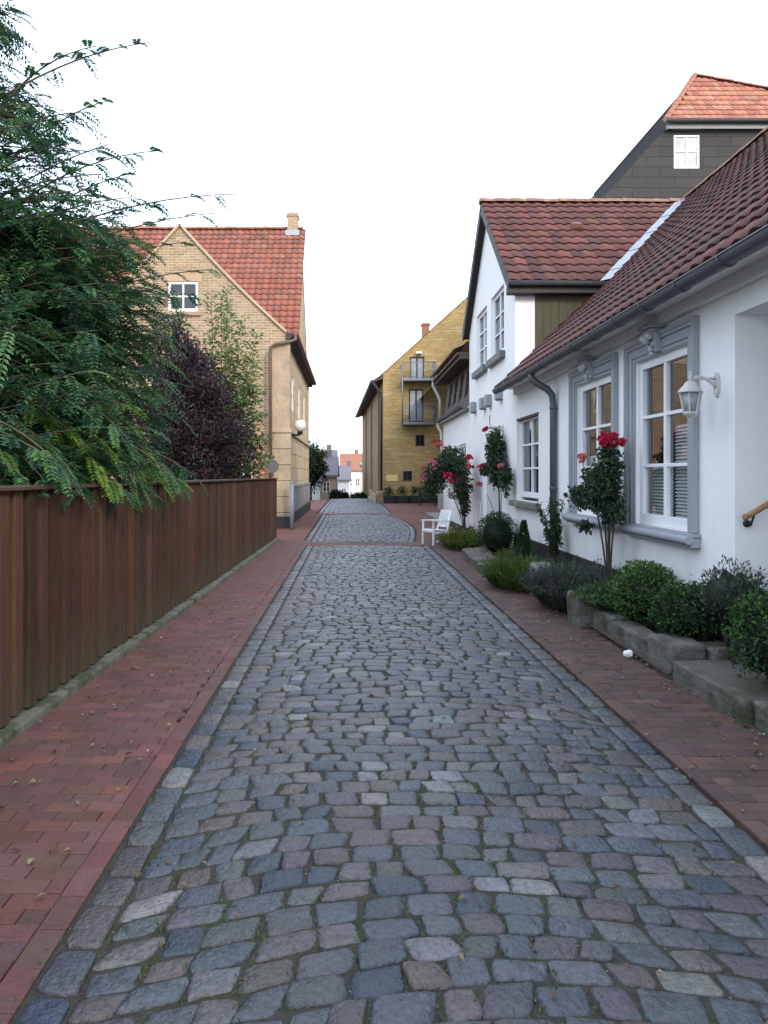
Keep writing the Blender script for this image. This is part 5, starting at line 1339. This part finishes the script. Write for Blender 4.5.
farhouse('far_house','white house with slate side wall left of the orange roofed one',-1.35,-.05,88,8,-2,1.0,2.6,M['farwhite'],M['fargrey'],[(-.95,-.45,-1,.1)],False)
farhouse('far_house','tall white house with steep orange gable roof at the bottom of the street',-1.15,1.75,100,5,-2.4,2.3,4.3,M['farwhite'],M['farorange'],[(-.3,.3,.1,1.2),(.7,1.3,.1,1.2),(.7,1.3,-1.7,-.5),(-.3,.3,-1.7,-.5)],False)
ft = thing('round_tree','dark green tree crown above the low white cottage down the street','tree',(-3.0,56,0))
mb = MB(); bush(mb,(-2.9,56,2.15),1.25,1.2,1.5,2600,.22,.13,[(.03,.065,.025),(.045,.085,.03),(.022,.05,.02)],seed=8,lump=.3,shell=.6); mb.build('crown', M['leaf'], ft); mb = MB(); mb.tube([(-2.9,56,-.3),(-2.9,56,1.5)],[.14,.09],8); mb.build('trunk', M['bark'], ft)
for i,(x,y,r_,lb) in enumerate(((-1.1,60,.5,'dark round garden bush in front of the small pale cottage'),(-.5,64,.42,'dark bush standing in the middle of the row at the street crest'),(.5,70,.45,'low wide dark hedge bush under the tall white house'),(1.1,68,.5,'dark bush nearest the corner of the yellow warehouse'))):
    ft = thing('garden_bush', lb, 'bush', (x,y,gz(y)), 'dark bushes at the street crest'); mb = MB(); bush(mb,(x,y,gz(y)+r_*.7),r_,r_,r_*.9,500,.2,.12,[(.02,.035,.02),(.03,.05,.025),(.04,.04,.035)],seed=20+i,lump=.3,shell=.6); mb.build('foliage', M['leaf'], ft)
t = thing('lamp_post','thin street lamp post far down the street beside the yellow warehouse','lamp post',(1.15,80,gz(80)))
mb = MB(); mb.tube([(1.15,80,gz(80)-.1),(1.15,80,2.4)],[.05,.035],8); mb.build('pole', M['iron'], t); mb = MB(); mb.lathe((1.15,80,2.4),[(.05,0),(.2,.12),(.22,.35),(.03,.5)],8); mb.build('lamp_head', M['lampwhite'], t)

# ------------------------------------------------------------------ LITTER AND WEEDS (uncountable)
mb = MB(); LP = [(.22,.15,.09),(.16,.095,.05),(.2,.15,.09),(.11,.06,.032),(.24,.21,.15),(.13,.085,.04)]
def drop(x, y, z, s):
    a = rnd.uniform(0,6.28); d = V((math.cos(a),math.sin(a),rnd.uniform(-.1,.35))).normalized(); leaf(mb, V((x,y,z+.012)), d, V((0,0,1))+rdir()*.3, s, s*rnd.uniform(.5,.8), jit(rnd.choice(LP),.3), rnd.uniform(.1,.5))
for k in range(150): y = rnd.uniform(2.3,10); drop(rnd.uniform(fx(y)+.15,-1.02), y, .006, rnd.uniform(.02,.05))
for k in range(60): y = rnd.uniform(4,18); drop(fx(y)+.12+rnd.random()**2*.3, y, .006, rnd.uniform(.02,.05))
for k in range(620): y = rnd.uniform(4,14); drop(2.53-rnd.random()**2.4*.5, y, .006, rnd.uniform(.018,.045))
for k in range(80): y = rnd.uniform(2.3,8); x = rnd.uniform(-1,1.8); drop(x, y, camber(x), rnd.uniform(.015,.04))
for k in range(50): y = rnd.uniform(2.3,9); drop(1.8+rnd.gauss(0,.05), y, .006, rnd.uniform(.018,.045))
for (x, y) in joints:      # crumbs and bits of leaf caught in the joints
    if y < 9:
        for k in range(3): drop(x+rnd.uniform(-.012,.012), y+rnd.uniform(0,.12), camber(x)-.016, rnd.uniform(.004,.013))
tag(mb.build('fallen_leaves', M['litter']), kind='stuff')
mb = MB()
def blade(x, y, z, h, c):
    a = rnd.uniform(0,6.28); d = V((math.cos(a)*.6,math.sin(a)*.6,1)).normalized(); leaf(mb, V((x,y,z)), d, rdir(), h, h*.22, c, .1)
for (x, y) in joints:
    if y > 16: continue
    if mn.noise(V((x*1.3,y*1.3,4))) > .02:
        for k in range(12): blade(x+rnd.uniform(-.02,.02), y+rnd.uniform(-.04,.10), camber(x)-.012, rnd.uniform(.012,.032), jit(rnd.choice(GRS),.35))
for k in range(1500):
    y = rnd.uniform(2.3,17); x = rnd.choice((fx(y)+.1, 1.8, 2.5, -1.0)) + rnd.gauss(0,.012)
    if mn.noise(V((x*2,y*1.1,9))) > .05: 
        for j in range(2): blade(x, y, -.005, rnd.uniform(.012,.045 if x > 2 else .028), jit(rnd.choice(GRS),.35))
tag(mb.build('joint_grass', M['leaf']), kind='stuff')
